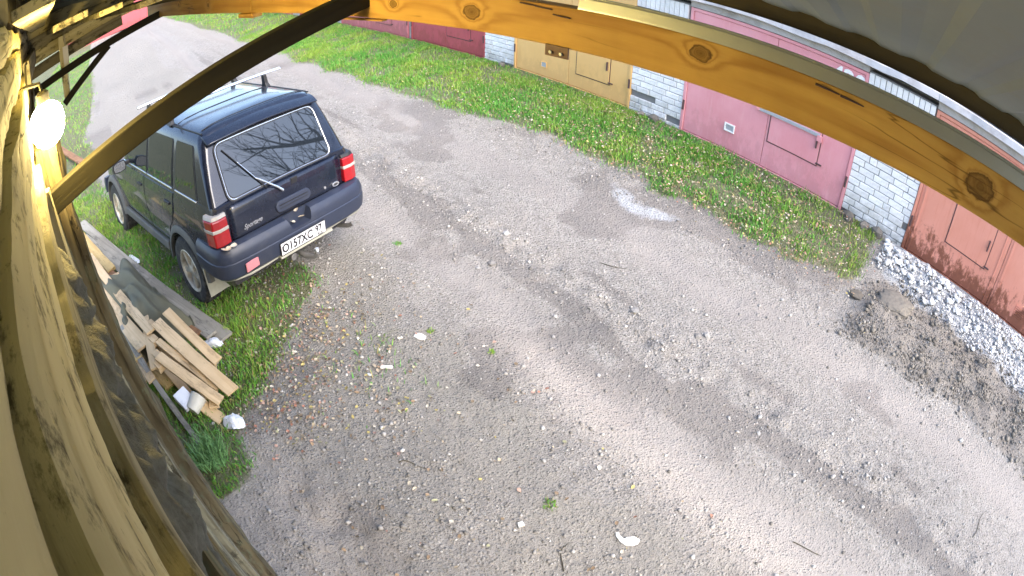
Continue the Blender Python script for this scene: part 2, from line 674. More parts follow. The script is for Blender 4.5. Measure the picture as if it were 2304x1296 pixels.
A_damp = 1.25 * np.exp(-((fy_ - 3.20 - _w) / 0.11) ** 2) * sstep(.20, .42, fbm(fx_ * 1.1 + 3, fy_ * 2.5, 103, 4)) + 0.8 * np.exp(-((fy_ - 3.72 - _w) / 0.10) ** 2) * sstep(.45, .6, fbm(fx_ * 1.2, fy_ * 2.5, 104, 4)) \
    + 0.7 * sstep(.56, .68, fbm(fx_ * .8, fy_ * 1.1, 105, 4))
A_damp = np.clip(A_damp, 0, 1) * (1 - sstep(14, 25, np.abs(fx_)))
cx_ = (XX[:-1, :-1] + XX[1:, 1:]).ravel() / 2
cy_ = (YY[:-1, :-1] + YY[1:, 1:]).ravel() / 2
edge_in = 1.95 + 0.5 * (fbm(cx_ * 0.9, cx_ * 0 + 7.1, 91, 3) - 0.5) - 2.2 * sstep(-7, -14, cx_)
is_road = (cy_ > edge_in) & (cy_ < verge_edge(cx_)) & (cx_ > -46) & (cx_ < 40)


def sheet(name, faces, kind):
    used = np.unique(faces)
    remap = np.full(len(GV), -1, np.int32); remap[used] = np.arange(len(used))
    o = np_mesh(name, GV[used], remap[faces], 'soil',
                dict(track=A_track[used], soil=A_soil[used], grass=A_grass[used], pale=A_pale[used], tan=A_tan[used], yard=A_yard[used], damp=A_damp[used]), smooth=True)
    tag(o, None, None, kind=kind)
    return o


g_ = sheet('ground', GF[~is_road], 'structure')
tag(g_, 'bare trodden earth and grassy verges around the dirt lane', 'ground')
r_ = sheet('dirt_road', GF[is_road], 'structure')
tag(r_, 'grey dirt lane with two worn wheel tracks between shed and garages', 'road')

# ================================================================== garages
GY = 7.393


def gate_paint(name, c, streak, rust=0.0, fade=None):
    t = NT(name)
    v = t.coords('Object')
    n = t.noise(v, 1.6, 5, 0.6)
    col = t.mix(n, tuple(x * 0.86 for x in c), fade or tuple(min(1, x * 1.12) for x in c))
    st = t.noise(t.coords('Object', (9, 9, 0.9)), 2.2, 6, 0.7)
    col = t.mix(t.math('MULTIPLY', t.ramp(st, [(0.52, 0.0), (0.74, 1.0)]), 0.5), col, streak)
    if rust:
        sp = t.add('ShaderNodeSeparateXYZ')
        t.link(v, sp.inputs[0])
        low = t.ramp(sp.outputs[2], [(0.16, 1.0), (0.95, 0.22)])
        rn = t.noise(t.coords('Object', (1, 1, 0.55)), 7.0, 9, 0.75)
        m = t.ramp(t.math('MULTIPLY', rn, t.math('ADD', low, 0.42)), [(0.50, 0.0), (0.62, 1.0)])
        rc = t.mix(t.noise(v, 22, 5, 0.6), (0.075, 0.022, 0.012), (0.22, 0.07, 0.03))
        col = t.mix(t.math('MULTIPLY', m, rust), col, rc)
    sc = t.ramp(t.noise(v, 34, 6, 0.75), [(0.66, 0.0), (0.72, 1.0)])
    col = t.mix(t.math('MULTIPLY', sc, 0.35), col, tuple(x * 0.4 for x in c))
    t.color(col)
    t.set(rough=0.5, spec=0.4)
    t.bump(t.noise(v, 3.0, 4, 0.5), 0.25, 0.02)
    return t.m


gate_paint('paint_pink', (0.70, 0.235, 0.255), (0.74, 0.40, 0.42), 0.12, (0.80, 0.40, 0.44))
gate_paint('paint_ochre', (0.76, 0.440, 0.150), (0.66, 0.40, 0.17), 0.10, (0.82, 0.52, 0.21))
gate_paint('paint_wine', (0.42, 0.080, 0.095), (0.28, 0.06, 0.07), 0.3)
gate_paint('paint_red', (0.54, 0.170, 0.190), (0.40, 0.12, 0.13), 0.3)
gate_paint('paint_rusty', (0.68, 0.260, 0.170), (0.55, 0.18, 0.11), 0.85, (0.72, 0.33, 0.25))
plain('steel_dark', (0.10, 0.06, 0.06), 0.5, 0.3, 0.3, 20)
plain('concrete', (0.42, 0.41, 0.40), 0.9, 0, 0.2, 6, 0.5, (0.22, 0.2, 0.17))
plain('fascia', (0.50, 0.49, 0.50), 0.85, 0, 0.25, 5, 0.5, (0.30, 0.27, 0.27))
plain('mortar', (0.20, 0.195, 0.19), 0.95, 0, 0.25, 20, 0.4)
plain('white_paint', (0.80, 0.80, 0.78), 0.6, 0, 0.06, 20)
plain('vent_mesh', (0.42, 0.44, 0.47), 0.5, 0.3, 0.3, 60)
plain('roofing_felt', (0.07, 0.07, 0.075), 0.95, 0, 0.3, 4, 0.4)


def brick_material():
    t = NT('silicate_brick')
    v = t.coords('Object')
    r = t.rand()
    c = t.mix(r, (0.74, 0.735, 0.73), (0.88, 0.875, 0.87))
    c = t.mix(t.math('MULTIPLY', t.ramp(t.noise(v, 14, 7, 0.7), [(0.5, 0.0), (0.75, 1.0)]), 0.5), c, (0.36, 0.34, 0.32))
    gi = t.add('ShaderNodeNewGeometry')
    sp = t.add('ShaderNodeSeparateXYZ'); t.link(gi.outputs['Position'], sp.inputs[0])
    wet = t.math('MULTIPLY', t.ramp(sp.outputs[2], [(0.22, 1.0), (0.62, 0.0)]), t.ramp(t.noise(gi.outputs['Position'], 5, 6, 0.7), [(0.36, 0.0), (0.58, 1.0)]))
    c = t.mix(t.math('MULTIPLY', wet, 0.65), c, (0.19, 0.18, 0.13))
    t.color(c)
    t.set(rough=0.9, spec=0.2)
    t.bump(t.noise(v, 60, 6, 0.7), 0.4, 0.004)
    return t.m


brick_material()
_bm = {}


def brick_mesh(L, H, k):
    key = (round(L, 3), round(H, 3), k)
    if key not in _bm:
        r = random.Random(k * 31 + int(L * 1000))
        mb = MB()
        a = [(-L / 2, 0, -H / 2), (L / 2, 0, -H / 2), (L / 2, 0, H / 2), (-L / 2, 0, H / 2)]
        j = lambda s: r.uniform(-s, s)
        b = 0.006
        front = [(p[0] - math.copysign(b, p[0]) + j(.003), -0.034 + j(.003), p[2] - math.copysign(b, p[2]) + j(.003)) for p in a]
        mid = [(p[0] + j(.002), -0.027, p[2] + j(.002)) for p in a]
        mb.loft([a, mid, front])
        me = mb.mesh('brick')
        bm = bmesh.new(); bm.from_mesh(me); bmesh.ops.recalc_face_normals(bm, faces=bm.faces); bm.to_mesh(me); bm.free()
        me.materials.append(MATS['silicate_brick'])
        _bm[key] = me
    return _bm[key]


def pillar(parent, x0, x1, z0=0.12, z1=2.28, soldier=True, bricks=True):
    mb = MB()
    if bricks:
        mb.box(((x0 + x1) / 2, GY + 0.16, (z0 + z1) / 2), (x1 - x0 - 0.012, 0.30, z1 - z0))
        p = mb.build('pillar', 'mortar', parent)
        w = x1 - x0
        z = z0 + 0.02
        row = 0
        r = random.Random(int(x0 * 100))
        while z + 0.088 < z1 - (0.26 if soldier else 0):
            x = x0
            first = [0.25, 0.12, 0.185][row % 3]
            while x < x1 - 0.03:
                L = first if x == x0 else (0.12 if r.random() < 0.13 else 0.25)
                L = min(L, x1 - x)
                if x1 - (x + L) < 0.06:
                    L = x1 - x
                # a few bricks at the foot have crumbled away
                gone = z < z0 + 0.36 and r.random() < 0.16
                if L > 0.035 and not gone:
                    o = bpy.data.objects.new('brick', brick_mesh(L - 0.009, 0.088, r.randrange(4)))
                    COL.objects.link(o)
                    attach(o, p, Matrix.Translation((x + L / 2, GY + 0.012 + r.uniform(-.004, .004), z + 0.044)) @ Matrix.Rotation(r.uniform(-.012, .012), 4, 'Y'))
                x += L
            z += 0.1
            row += 1
        if soldier:
            x = x0
            while x < x1 - 0.06:
                o = bpy.data.objects.new('brick', brick_mesh(0.24, 0.079, r.randrange(4)))
                COL.objects.link(o)
                attach(o, p, Matrix.Translation((x + 0.044, GY + 0.010 + r.uniform(-.003, .003), z1 - 0.14)) @ Matrix.Rotation(math.pi / 2 + r.uniform(-.015, .015), 4, 'Y'))
                x += 0.0885
    else:
        mb.box(((x0 + x1) / 2, GY + 0.16, (z0 + z1) / 2), (x1 - x0, 0.30, z1 - z0))
        p = mb.build('pillar', 'concrete', parent, 0.01)
    return p


def outline(mb, x0, x1, z0, z1, y, w, d):
    """four bars of width w round a rectangle, proud by d"""
    yc = y - d / 2
    mb.box(((x0 + x1) / 2, yc, z0 + w / 2), (x1 - x0, d, w))
    mb.box(((x0 + x1) / 2, yc, z1 - w / 2), (x1 - x0, d, w))
    mb.box((x0 + w / 2, yc - .001, (z0 + z1) / 2), (w, d, z1 - z0 - 2 * w + .004))
    mb.box((x1 - w / 2, yc - .001, (z0 + z1) / 2), (w, d, z1 - z0 - 2 * w + .004))


def garage(x0, x1, xe, paint, label, style, detail=True, z0=0.17, ztop=2.24, bricks=True):
    """gate from x0 to x1; its pillar from x1 to xe"""
    g = empty('garage', ((x0 + xe) / 2, GY, 0.15))
    tag(g, label, 'garage')
    body = MB(); body.box(((x0 + xe) / 2, GY + 3.1, 1.2), (xe - x0 - 0.004, 5.55, 2.2))
    body.build('wall', 'concrete', g)
    if xe > x1 + 0.02:
        pillar(g, x1, xe, bricks=bricks)
    lint = MB(); lint.box(((x0 + x1) / 2, GY + 0.12, 2.31), (x1 - x0 - .004, 0.34, 0.12))
    lint.build('lintel', 'concrete', g, 0.008)
    r = random.Random(int(x0 * 37))
    # uneven concrete roof edge
    n = 14
    ring = []
    for k in range(n + 1):
        x = x0 + (xe - x0) * k / n
        a, b = r.uniform(-.015, .012), r.uniform(-.03, .02)
        ring.append([(x, GY - 0.17 + b, 2.372 + a), (x, GY + 5.9, 2.372), (x, GY + 5.9, 2.50), (x, GY - 0.16 + b, 2.475 + a)])
    rf = MB(); rf.loft(ring); rf = rf.build('roof_slab', 'fascia', g, 0.006)
    felt = MB(); felt.box(((x0 + xe) / 2, GY + 2.9, 2.515), (xe - x0 - .003, 5.95, 0.02)); felt.build('roofing', 'roofing_felt', rf)
    # steel frame and two leaves
    fr = MB(); outline(fr, x0, x1, z0 - 0.02, ztop, GY + 0.02, 0.05, 0.05)
    gate = fr.build('gate_frame', paint, g, 0.004)
    xm = (x0 + x1) / 2 + (0.02 if style != 'rusty' else 0.35)
    for a, b in ((x0 + 0.056, xm - 0.004), (xm + 0.004, x1 - 0.056)):
        lf = MB(); lf.box(((a + b) / 2, GY + 0.004, (z0 + 0.04 + ztop - 0.056) / 2), (b - a, 0.03, ztop - 0.056 - z0 - 0.04))
        lf = lf.build('gate_leaf', paint, g, 0.004)
        if detail:
            for zz in (z0 + 0.45, ztop - 0.4):
                hx = x0 + 0.028 if a == x0 + 0.056 else x1 - 0.028
                h = MB(); h.lathe([(0, 0), (.018, 0), (.018, .16), (0, .16)], 10, Matrix.Translation((hx, GY - 0.035, zz - .08)))
                h.build('hinge', 'steel_dark', lf, smooth=True)
    sl = MB(); sl.box(((x0 + x1) / 2, GY - 0.02, z0 - 0.05), (x1 - x0 - .01, 0.16, 0.055)); sl.build('sill', 'steel_dark' if style == 'rusty' else 'concrete', g, 0.006)
    if detail:
        wx0, wx1, wz0, wz1 = {'pink': (-3.0, -2.17, 0.62, 1.93), 'ochre': (-6.74, -6.0, 0.47, 1.85), 'rusty': (0.11, 0.85, 0.64, 1.95),
                              'wine': (-10.6, -9.75, 0.5, 1.85), 'red': (-13.9, -13.1, 0.45, 1.8)}[style]
        wd = MB(); wd.box(((wx0 + wx1) / 2, GY - 0.016, (wz0 + wz1) / 2), (wx1 - wx0, 0.012, wz1 - wz0))
        wd = wd.build('wicket_door', paint, g, 0.004)
        gp = MB(); outline(gp, wx0 - 0.016, wx1 + 0.016, wz0 - 0.016, wz1 + 0.016, GY - 0.011, 0.014, 0.004)
        gp.build('door_gap', 'steel_dark', wd)
        hd = MB(); hd.box((wx1 - 0.05, GY - 0.034, wz0 + 0.32), (0.022, 0.03, 0.16)); hd.build('handle', 'steel_dark', wd, 0.004)
        hd = MB(); hd.box((wx1 + 0.04, GY - 0.026, wz0 + 0.03), (0.10, 0.022, 0.02)); hd.build('latch', 'steel_dark', wd, 0.004)
    if style == 'pink':
        v = MB(); outline(v, -3.74, -3.56, 0.49, 0.62, GY - 0.012, 0.022, 0.016); v.build('vent_frame', 'white_paint', g, 0.003)
        v = MB(); v.box((-3.65, GY - 0.014, 0.555), (0.14, 0.006, 0.09)); v.build('vent_grille', 'vent_mesh', g)
        b = MB(); b.box((-2.72, GY - 0.036, 1.055), (1.06, 0.028, 0.05), Matrix.Rotation(-0.012, 3, 'Y')); b.build('crossbar', 'vent_mesh', g, 0.004)
        b = MB(); b.box((-2.19, GY - 0.04, 1.02), (0.08, 0.03, 0.09)); b.build('bar_bracket', 'paint_pink', g, 0.004)
        b = MB(); b.box((-3.22, GY - 0.04, 1.06), (0.06, 0.03, 0.07)); b.build('bar_bracket', 'paint_pink', g, 0.004)
        tm = text_mesh('420', 0.34, 0.001, 1.05, 0.0, 0.012)
        o = put('painted_number', tm, 'white_paint', None)
        attach(o, g, Matrix.Translation((-1.92, GY - 0.0145, 2.015)) @ Matrix.Rotation(math.pi / 2, 4, 'X'))
    if style == 'ochre':
        v = MB(); outline(v, -7.62, -7.47, 0.38, 0.50, GY - 0.012, 0.015, 0.012); v.build('vent_frame', 'paint_ochre', g, 0.003)
        v = MB(); v.box((-7.545, GY - 0.014, 0.44), (0.12, 0.006, 0.09)); v.build('vent_grille', 'vent_mesh', g)
    if style == 'rusty':
        for k in range(6):
            v = MB(); v.box((1.74, GY - 0.018, 0.36 + 0.03 * k), (0.2, 0.012, 0.012)); v.build('louvre', 'paint_rusty', g)
        for k, (bx, w) in enumerate([(-0.42, .03), (1.20, .035), (1.05, .02)]):
            v = MB(); v.box((bx, GY - 0.016, 1.15), (w, 0.012, 1.9)); v.build('stiffener', 'paint_rusty', g, 0.003)
    return g


garage(-0.538, 2.10, 3.10, 'paint_rusty', 'garage with rust-stained orange-red gates behind the white rubble', 'rusty')
garage(-4.523, -1.624, -0.54, 'paint_pink', 'garage with faded pink gates and white painted number', 'pink')
garage(-8.354, -5.537, -4.525, 'paint_ochre', 'garage with ochre orange gates behind the tall grass', 'ochre')
garage(-12.10, -9.257, -8.356, 'paint_wine', 'garage with dark wine-red gates next to a white brick pillar', 'wine')
garage(-16.20, -12.25, -12.102, 'paint_red', 'garage with lighter brick-red gates beyond the wine-red one', 'red', bricks=False)
xg = -16.202
far_paint = ['paint_wine', 'paint_red', 'paint_ochre', 'paint_red', 'paint_wine', 'paint_red', 'paint_pink']
words = ['first', 'second', 'third', 'fourth', 'fifth', 'sixth', 'seventh']
cols = {'paint_wine': 'wine-red', 'paint_red': 'brick-red', 'paint_ochre': 'ochre', 'paint_pink': 'pink'}
for k, pn in enumerate(far_paint):
    garage(xg - 3.70, xg - 0.90, xg - 0.002, pn, 'far garage with %s gates, %s one past the brick-red pair' % (cols[pn], words[k]), 'far', detail=False, bricks=False)
    xg -= 3.70
# the building that closes the lane at its far end
fb = empty('garage', (-47, -1.0, 0.05)); tag(fb, 'red shed closing off the far end of the lane', 'garage')
m_ = MB(); m_.box((-48.5, -0.2, 1.35), (5.0, 8.4, 2.6)); m_.build('wall', 'paint_wine', fb)
m_ = MB(); m_.box((-48.5, -0.2, 2.76), (5.4, 8.8, 0.14)); m_.build('roof', 'fascia', fb)
for k in range(2):
    m_ = MB(); m_.box((-45.97, -2.2 + 3.6 * k, 1.2), (0.06, 2.7, 2.2)); m_.build('gate_leaf', 'paint_wine', fb)
# ================================================================== the shed the camera hangs under
wood('wood_beam', (0.72, 0.46, 0.130), (0.38, 0.19, 0.048), 1.0, [(2.017, 0.0, 0.021), (1.452, 0.018, 0.017), (0.86, 0.006, 0.026), (2.307, 0.002, 0.012)], 0.6, 0.25, None, False)
wood('wood_beam_b', (0.66, 0.42, 0.13), (0.38, 0.19, 0.05), 1.0, [(0.55, 0.0, 0.013), (1.1, 0.02, 0.01)], 0.6, 0.25, None, False)
wood('wood_brace', (0.024, 0.021, 0.010), (0.013, 0.011, 0.006), 1.0, (), 0.8, 0.3)
wood('wood_dark', (0.085, 0.072, 0.045), (0.040, 0.034, 0.024), 1.0, (), 0.85, 0.4)
wood('wood_wall', (0.74, 0.68, 0.40), (0.54, 0.47, 0.25), 0.8, (), 0.8, 0.7, ((0.085, 0.072, 0.04), 0.85), True, 24.0)
wood('wood_grey', (0.36, 0.335, 0.235), (0.180, 0.160, 0.105), 1.0, (), 0.9, 1.0, ((0.05, 0.045, 0.032), 0.9), True, 14.0)
wood('wood_moss', (0.20, 0.165, 0.095), (0.075, 0.058, 0.034), 1.3, (), 0.95, 1.0, ((0.13, 0.135, 0.085), 0.75), True, 18.0)
plain('galvanised', (0.52, 0.55, 0.58), 0.38, 0.7, 0.12, 12, 0.1)
plain('wool', (0.115, 0.112, 0.095), 1.0, 0, 0.6, 40, 1.0, (0.05, 0.042, 0.03))


def sheet_material():
    t = NT('roof_metal')
    v = t.coords('Object')
    n = t.noise(v, 3.0, 6, 0.6)
    c = t.mix(n, (0.17, 0.205, 0.195), (0.25, 0.285, 0.265))
    c = t.mix(t.math('MULTIPLY', t.ramp(t.noise(v, 11, 7, 0.7), [(0.5, 0.0), (0.72, 1.0)]), 0.4), c, (0.23, 0.23, 0.16))
    t.color(c); t.set(rough=0.6, metal=0.1)
    return t.m


sheet_material()
shed = empty('wooden_shed', (0.0, -0.4, 0.0))
tag(shed, 'weathered board shed with braced eaves, wooden beam and corrugated metal roof', 'shed')
yw = lambda x: -0.0745 + 0.157 * x          # plane of the board wall
yb = lambda x, o=1.0: o + 0.157 * x          # lines that run with the eaves beam
UP = (0, 0, 1)

# board wall: horizontal waney-edged slabs
rr = random.Random(11)


def slab(z0, z1, x0, x1, mat, proud, seed, rag=0.012, n=46):
    """one horizontal waney board between heights z0 and z1"""
    r = random.Random(seed)
    M, L = frame_of((x0, yw(x0), 0), (x1, yw(x1), 0), UP)
    rings = []
    ph = r.uniform(0, 9)
    for k in range(n + 1):
        x = L * k / n
        a = rag * (0.9 * math.sin(x * 5.3 + ph) + 0.5 * math.sin(x * 19 + 2 * ph) + r.uniform(-.35, .35))
        b = rag * (0.9 * math.sin(x * 4.1 + 3 * ph) + 0.5 * math.sin(x * 17 + ph) + r.uniform(-.35, .35))
        f = -proud * (1 + 0.08 * math.sin(x * 7 + ph))
        rings.append([(x, 0.03, z0 + a), (x, f + 0.004, z0 + a + 0.004), (x, f, z0 + a + 0.016), (x, f, z1 + b - 0.016), (x, f + 0.004, z1 + b - 0.004), (x, 0.03, z1 + b)])
    mb = MB(); mb.loft(rings)
    o = mb.build('wall_board', mat, None, smooth=True, angle=50)
    o.matrix_basis = M
    attach(o, shed, M)
    return o


zs = [(3.38, 3.52, 'wood_dark', 0.012, .012), (3.318, 3.372, 'wood_wall', 0.020, .006), (3.226, 3.312, 'wood_wall', 0.020, .006), (3.118, 3.214, 'wood_wall', 0.029, .008), (2.992, 3.100, 'wood_wall', 0.015, .013),
      (2.885, 2.968, 'wood_grey', 0.030, .014), (2.735, 2.862, 'wood_moss', 0.012, .016), (2.60, 2.725, 'wood_moss', 0.030, .02)]
for k, (a, b, m, p, rg_) in enumerate(zs):
    slab(a, b, 0.9, -1.72, m, p, k + 3, rg_, 90)
    slab(a + 0.006, b + 0.003, -1.73, -4.15, 'wood_grey' if k < 4 else 'wood_moss', p * 0.8, k + 33, n=24)
z = 2.59
k = 0
while z > 0.12:
    h = rr.uniform(0.11, 0.16)
    slab(z - h, z - 0.006, 0.9, -1.72, ['wood_moss', 'wood_grey'][k % 2], rr.uniform(.012, .03), k + 60, n=24)
    slab(z - h, z - 0.006, -1.73, -4.15, 'wood_moss', rr.uniform(.012, .025), k + 90, n=12)
    z -= h; k += 1
# backing sheet behind the boards
mb = MB(); mb.hull8([(0.9, yw(.9) - .04, 0.0), (-4.15, yw(-4.15) - .04, 0.0), (-4.15, yw(-4.15) - .04, 3.5), (0.9, yw(.9) - .04, 3.5)],
                    [(0.9, yw(.9) - .08, 0.0), (-4.15, yw(-4.15) - .08, 0.0), (-4.15, yw(-4.15) - .08, 3.5), (0.9, yw(.9) - .08, 3.5)])
mb.build('backing', 'wood_dark', shed)


def rough_post(name, p0, p1, w, d, mat, amp, seed, n=60, m=6):
    """a rough-hewn upright: w across the wall, d out from it"""
    M, L = frame_of(p0, p1, (0, 1, 0))
    r = random.Random(seed)
    rings = []
    base = []
    for s, (ax, ay, bx, by) in enumerate([(-1, -1, 1, -1), (1, -1, 1, 1), (1, 1, -1, 1), (-1, 1, -1, -1)]):
        for j in range(m):
            t = j / m
            base.append(((ax + (bx - ax) * t) * w / 2, (ay + (by - ay) * t) * d / 2))
    for k in range(n + 1):
        x = L * k / n
        ring = []
        for j, (a, b) in enumerate(base):
            f = 1 + amp * (float(fbm(np.array([x * 9.0]), np.array([j * 0.55]), seed, 3)[0]) - 0.5) * 2
            ring.append((x, a * f, b * f))
        rings.append(ring)
    mb = MB(); mb.loft(rings)
    o = mb.build(name, mat, None, smooth=True, angle=60)
    o.matrix_basis = M
    attach(o, shed, M)
    return o


rough_post('post', (-1.66, -0.215, 0.02), (-1.63, -0.268, 3.00), 0.10, 0.085, 'wood_moss', 0.35, 5)
rough_post('batten', (-1.44, -0.245, 0.02), (-1.43, -0.280, 2.92), 0.035, 0.045, 'wood_grey', 0.22, 6)
rough_post('batten', (-1.53, -0.262, 0.02), (-1.53, -0.298, 2.84), 0.075, 0.05, 'wood_moss', 0.4, 9)

# tufts of old wadding stuffed between the lower boards
P = []
for a in np.linspace(0, 1, 130):
    row = []
    for b in np.linspace(0, 1, 50):
        x = -0.26 - 1.12 * a; z = 2.52 + 0.40 * b
        e = min(a, 1 - a, 0.25) * min(b, 1 - b, 0.25) * 16
        f = float(fbm(np.array([x * 16]), np.array([z * 18]), 3, 5)[0])
        row.append((x, yw(x) + 0.030 + 0.085 * max(0, f - 0.30) * min(1, e) - 0.04 * (1 - min(1, e)), z))
    P.append(row)
mb = MB(); mb.grid(P); w_ = mb.build('wadding', 'wool', shed, smooth=True, angle=80)
w_['kind'] = 'stuff'

# eaves beam, in two lengths
bz = 3.0925
bd = Vector((-0.988, -0.155, 0)).normalized()
off = Vector((-0.155, 0.988, 0)).normalized() * 0.0225


def along(x, o=1.0, z=bz):
    return Vector((x, yb(x, o), z))


plank('eaves_beam', along(0.9) + off, along(-2.316) + off, 0.045, 0.095, 'wood_beam', shed, UP, 0.0018, 40, 2, bevel=0.003)
beam = [o for o in shed.children if o.name.startswith('eaves_beam')][0]
plank('eaves_beam', along(-2.322) + off, along(-4.30) + off, 0.045, 0.098, 'wood_beam_b', shed, UP, 0.002, 20, 3, bevel=0.003)
plank('block', along(-2.27, 0.985, 3.035) + off, along(-2.42, 0.985, 3.035) + off, 0.05, 0.02, 'wood_beam_b', shed, UP, 0.001, 2)
# hanging splinter of wood, staples, perforated plate and screws on the beam
plank('splinter', along(-1.42, 1.002, 3.041), along(-1.62, 1.004, 3.036), 0.02, 0.006, 'wood_beam_b', shed, UP, 0.001, 4)
mb = MB(); mb.box(along(-0.845, 0.995, 3.036), (0.058, 0.004, 0.026), Matrix.Rotation(0.156, 3, 'Z')); mb.build('metal_plate', 'steel_dark', beam)
for dx in (-0.012, 0.014):
    mb = MB(); mb.lathe([(0.0, 0), (.004, 0), (.004, .003), (0, .003)], 8, Matrix.Translation(along(-0.845 + dx, 0.991, 3.033)) @ Matrix.Rotation(math.pi / 2, 4, 'X')); mb.build('rivet', 'galvanised', beam)
for sx, sz in ((-0.927, 3.134), (-0.886, 3.131), (-0.84, 3.118)):
    mb = MB(); mb.tube([along(sx - .021, 0.998, sz + .001), along(sx, 0.996, sz), along(sx + .021, 0.998, sz - .001)], 0.0022, 6); mb.build('staple', 'steel_dark', beam)
for sx, sz in ((-0.307, 3.133), (-0.258, 3.131)):
    mb = MB(); mb.tube([along(sx, 0.990, sz), along(sx + 0.045, 0.998, sz - .003)], [0.003, 0.0015], 6); mb.build('nail', 'steel_dark', beam)
# bright metal strip on the beam, dark purlin above, corrugated sheets
mb = MB(); mb.hull8([along(-.80, .996, 3.1415), along(-.80, 1.05, 3.1415), along(-.80, 1.05, 3.1450), along(-.80, .996, 3.1450)],
                    [along(.9, .996, 3.1415), along(.9, 1.05, 3.1415), along(.9, 1.05, 3.1450), along(.9, .996, 3.1450)])
mb.hull8([along(-.80, .996, 3.1452), along(-.80, .9985, 3.1452), along(-.80, 1.004, 3.166), along(-.80, 1.001, 3.166)],
         [along(.9, .996, 3.1452), along(.9, .9985, 3.1452), along(.9, 1.004, 3.166), along(.9, 1.001, 3.166)])
mb.build('metal_strip', 'galvanised', shed)
mb = MB(); mb.tube([along(-.80, 1.006, 3.169), along(.05, 1.006, 3.169), along(.9, 1.006, 3.169)], 0.0035, 8); mb.build('strip_bead', 'galvanised', shed, smooth=True)
plank('purlin', along(1.2, 1.33, 3.207), along(-4.3, 1.33, 3.207), 0.05, 0.048, 'wood_dark', shed, UP, 0.002, 20, 4)
pitch = 0.2
U = Vector((-bd.x, -bd.y, 0))                    # along the eaves, towards the right
Nn = Vector((-0.155, 0.988, 0)).normalized()     # out from the wall
for s in range(6):
    u0 = -4.45 + s * 1.02
    P = []
    for v in (1.38, 0.9, 0.4, -0.1, -0.5):
        row = []
        for k in range(0, 63):
            u = u0 + 1.06 * k / 62
            ph = ((u / 0.14) % 1.0)
            w = 0.006 * (1 if 0.08 < ph < 0.42 else (0 if 0.5 < ph or ph < 0.0 else (ph / 0.08 if ph <= 0.08 else (0.5 - ph) / 0.08)))
            b = Vector((0, 0, 0)) + U * u + Nn * (v * 0.988)
            row.append((b.x, b.y, 3.222 + (1.31 - v) * pitch + w + 0.004 * (s % 2)))
        P.append(row)
    mb = MB(); mb.grid(P)
    o = mb.build('roof_sheet', 'roof_metal', shed, fix=False)
    so = o.modifiers.new('thick', 'SOLIDIFY'); so.thickness = 0.0025
# long battens and planks under the roof towards the far end
for k, (o_, zc, w, t_, m, x0, x1) in enumerate([(0.17, 3.315, 0.14, 0.026, 'wood_grey', -1.9, -4.4), (0.36, 3.285, 0.10, 0.024, 'wood_wall', -2.1, -4.4), (0.58, 3.245, 0.12, 0.028, 'wood_grey', -2.3, -4.4),
                                             (0.02, 3.40, 0.12, 0.03, 'wood_wall', -1.2, -4.4), (0.80, 3.215, 0.06, 0.04, 'wood_dark', -2.4, -4.4), (-0.03, 3.20, 0.03, 0.10, 'wood_grey', -2.0, -4.4)]):
    plank('roof_batten', along(x0, o_ - 0.02, zc), along(x1, o_ + 0.02, zc - 0.03), w, t_, m, shed, UP, 0.004, 12, 20 + k)
# braces: one close by, one at the far bay with its knee
plank('brace', (-1.50, -0.325, 2.842), (-1.505, 0.93, 3.155), 0.045, 0.066, 'wood_brace', shed, UP, 0.0015, 10, 7)
plank('brace', (-3.95, -0.68, 2.915), (-3.95, 0.66, 3.098), 0.05, 0.055, 'wood_brace', shed, UP, 0.002, 8, 8)
plank('knee_brace', (-3.96, -0.43, 2.72), (-3.94, -0.02, 2.985), 0.04, 0.05, 'wood_brace', shed, UP, 0.002, 6, 9)
plank('hanging_post', (-4.02, -0.40, 2.73), (-4.02, -0.40, 3.22), 0.10, 0.05, 'wood_wall', shed, (0, 1, 0), 0.002, 6, 10)
for k, (y0, z0_, y1, z1_, w_, m) in enumerate([(-.98, 3.01, .10, 3.125, .085, 'wood_grey'), (-.98, 3.13, .20, 3.205, .095, 'wood_wall'), (-.98, 3.245, .16, 3.275, .11, 'wood_grey'), (-1.0, 3.37, .30, 3.35, .12, 'wood_wall'), (-.3, 3.235, .42, 3.262, .055, 'wood_dark'), (-.98, 3.48, .5, 3.43, .10, 'wood_grey')]):
    plank('gable_board', (-4.10 - .012 * k, y0, z0_), (-4.10 - .012 * k, y1, z1_), 0.022, w_, m, shed, UP, 0.004, 8, 120 + k)
mb = MB(); mb.box((-3.96, -0.37, 3.055), (0.004, 0.045, 0.15)); mb.build('paper_label', 'white_paint', shed)

# lamp on the board wall
lamp = empty('lamp', (-1.45, yw(-1.45), 3.087))
tag(lamp, 'lit round bulb lamp glowing warm yellow on the shed wall', 'lamp')
t = NT('lamp_glow')
t.n.remove(t.b)
em = t.add('ShaderNodeEmission'); em.inputs[0].default_value = (1.0, 0.74, 0.26, 1); em.inputs[1].default_value = 85.0
t.link(em.outputs[0], t.n['Material Output'].inputs[0])
plain('black_plastic', (0.02, 0.02, 0.022), 0.45, 0, 0.2, 30)
cx0, cy0, cz0 = -1.45, -0.222, 3.087
mb = MB()
prof = [(0.0, -0.066), (0.021, -0.063), (0.041, -0.050), (0.053, -0.030), (0.058, -0.006), (0.055, 0.018), (0.043, 0.038), (0.025, 0.051), (0.018, 0.056)]
mb.lathe(prof, 24, Matrix.Translation((cx0, cy0, cz0)))
mb.build('bulb', 'lamp_glow', lamp, smooth=True)
mb = MB(); mb.lathe([(0.0, .088), (0.012, .088), (0.021, .080), (0.021, .056), (0.0, .056)], 20, Matrix.Translation((cx0, cy0, cz0)), True); mb.build('socket', 'black_plastic', lamp, smooth=True)
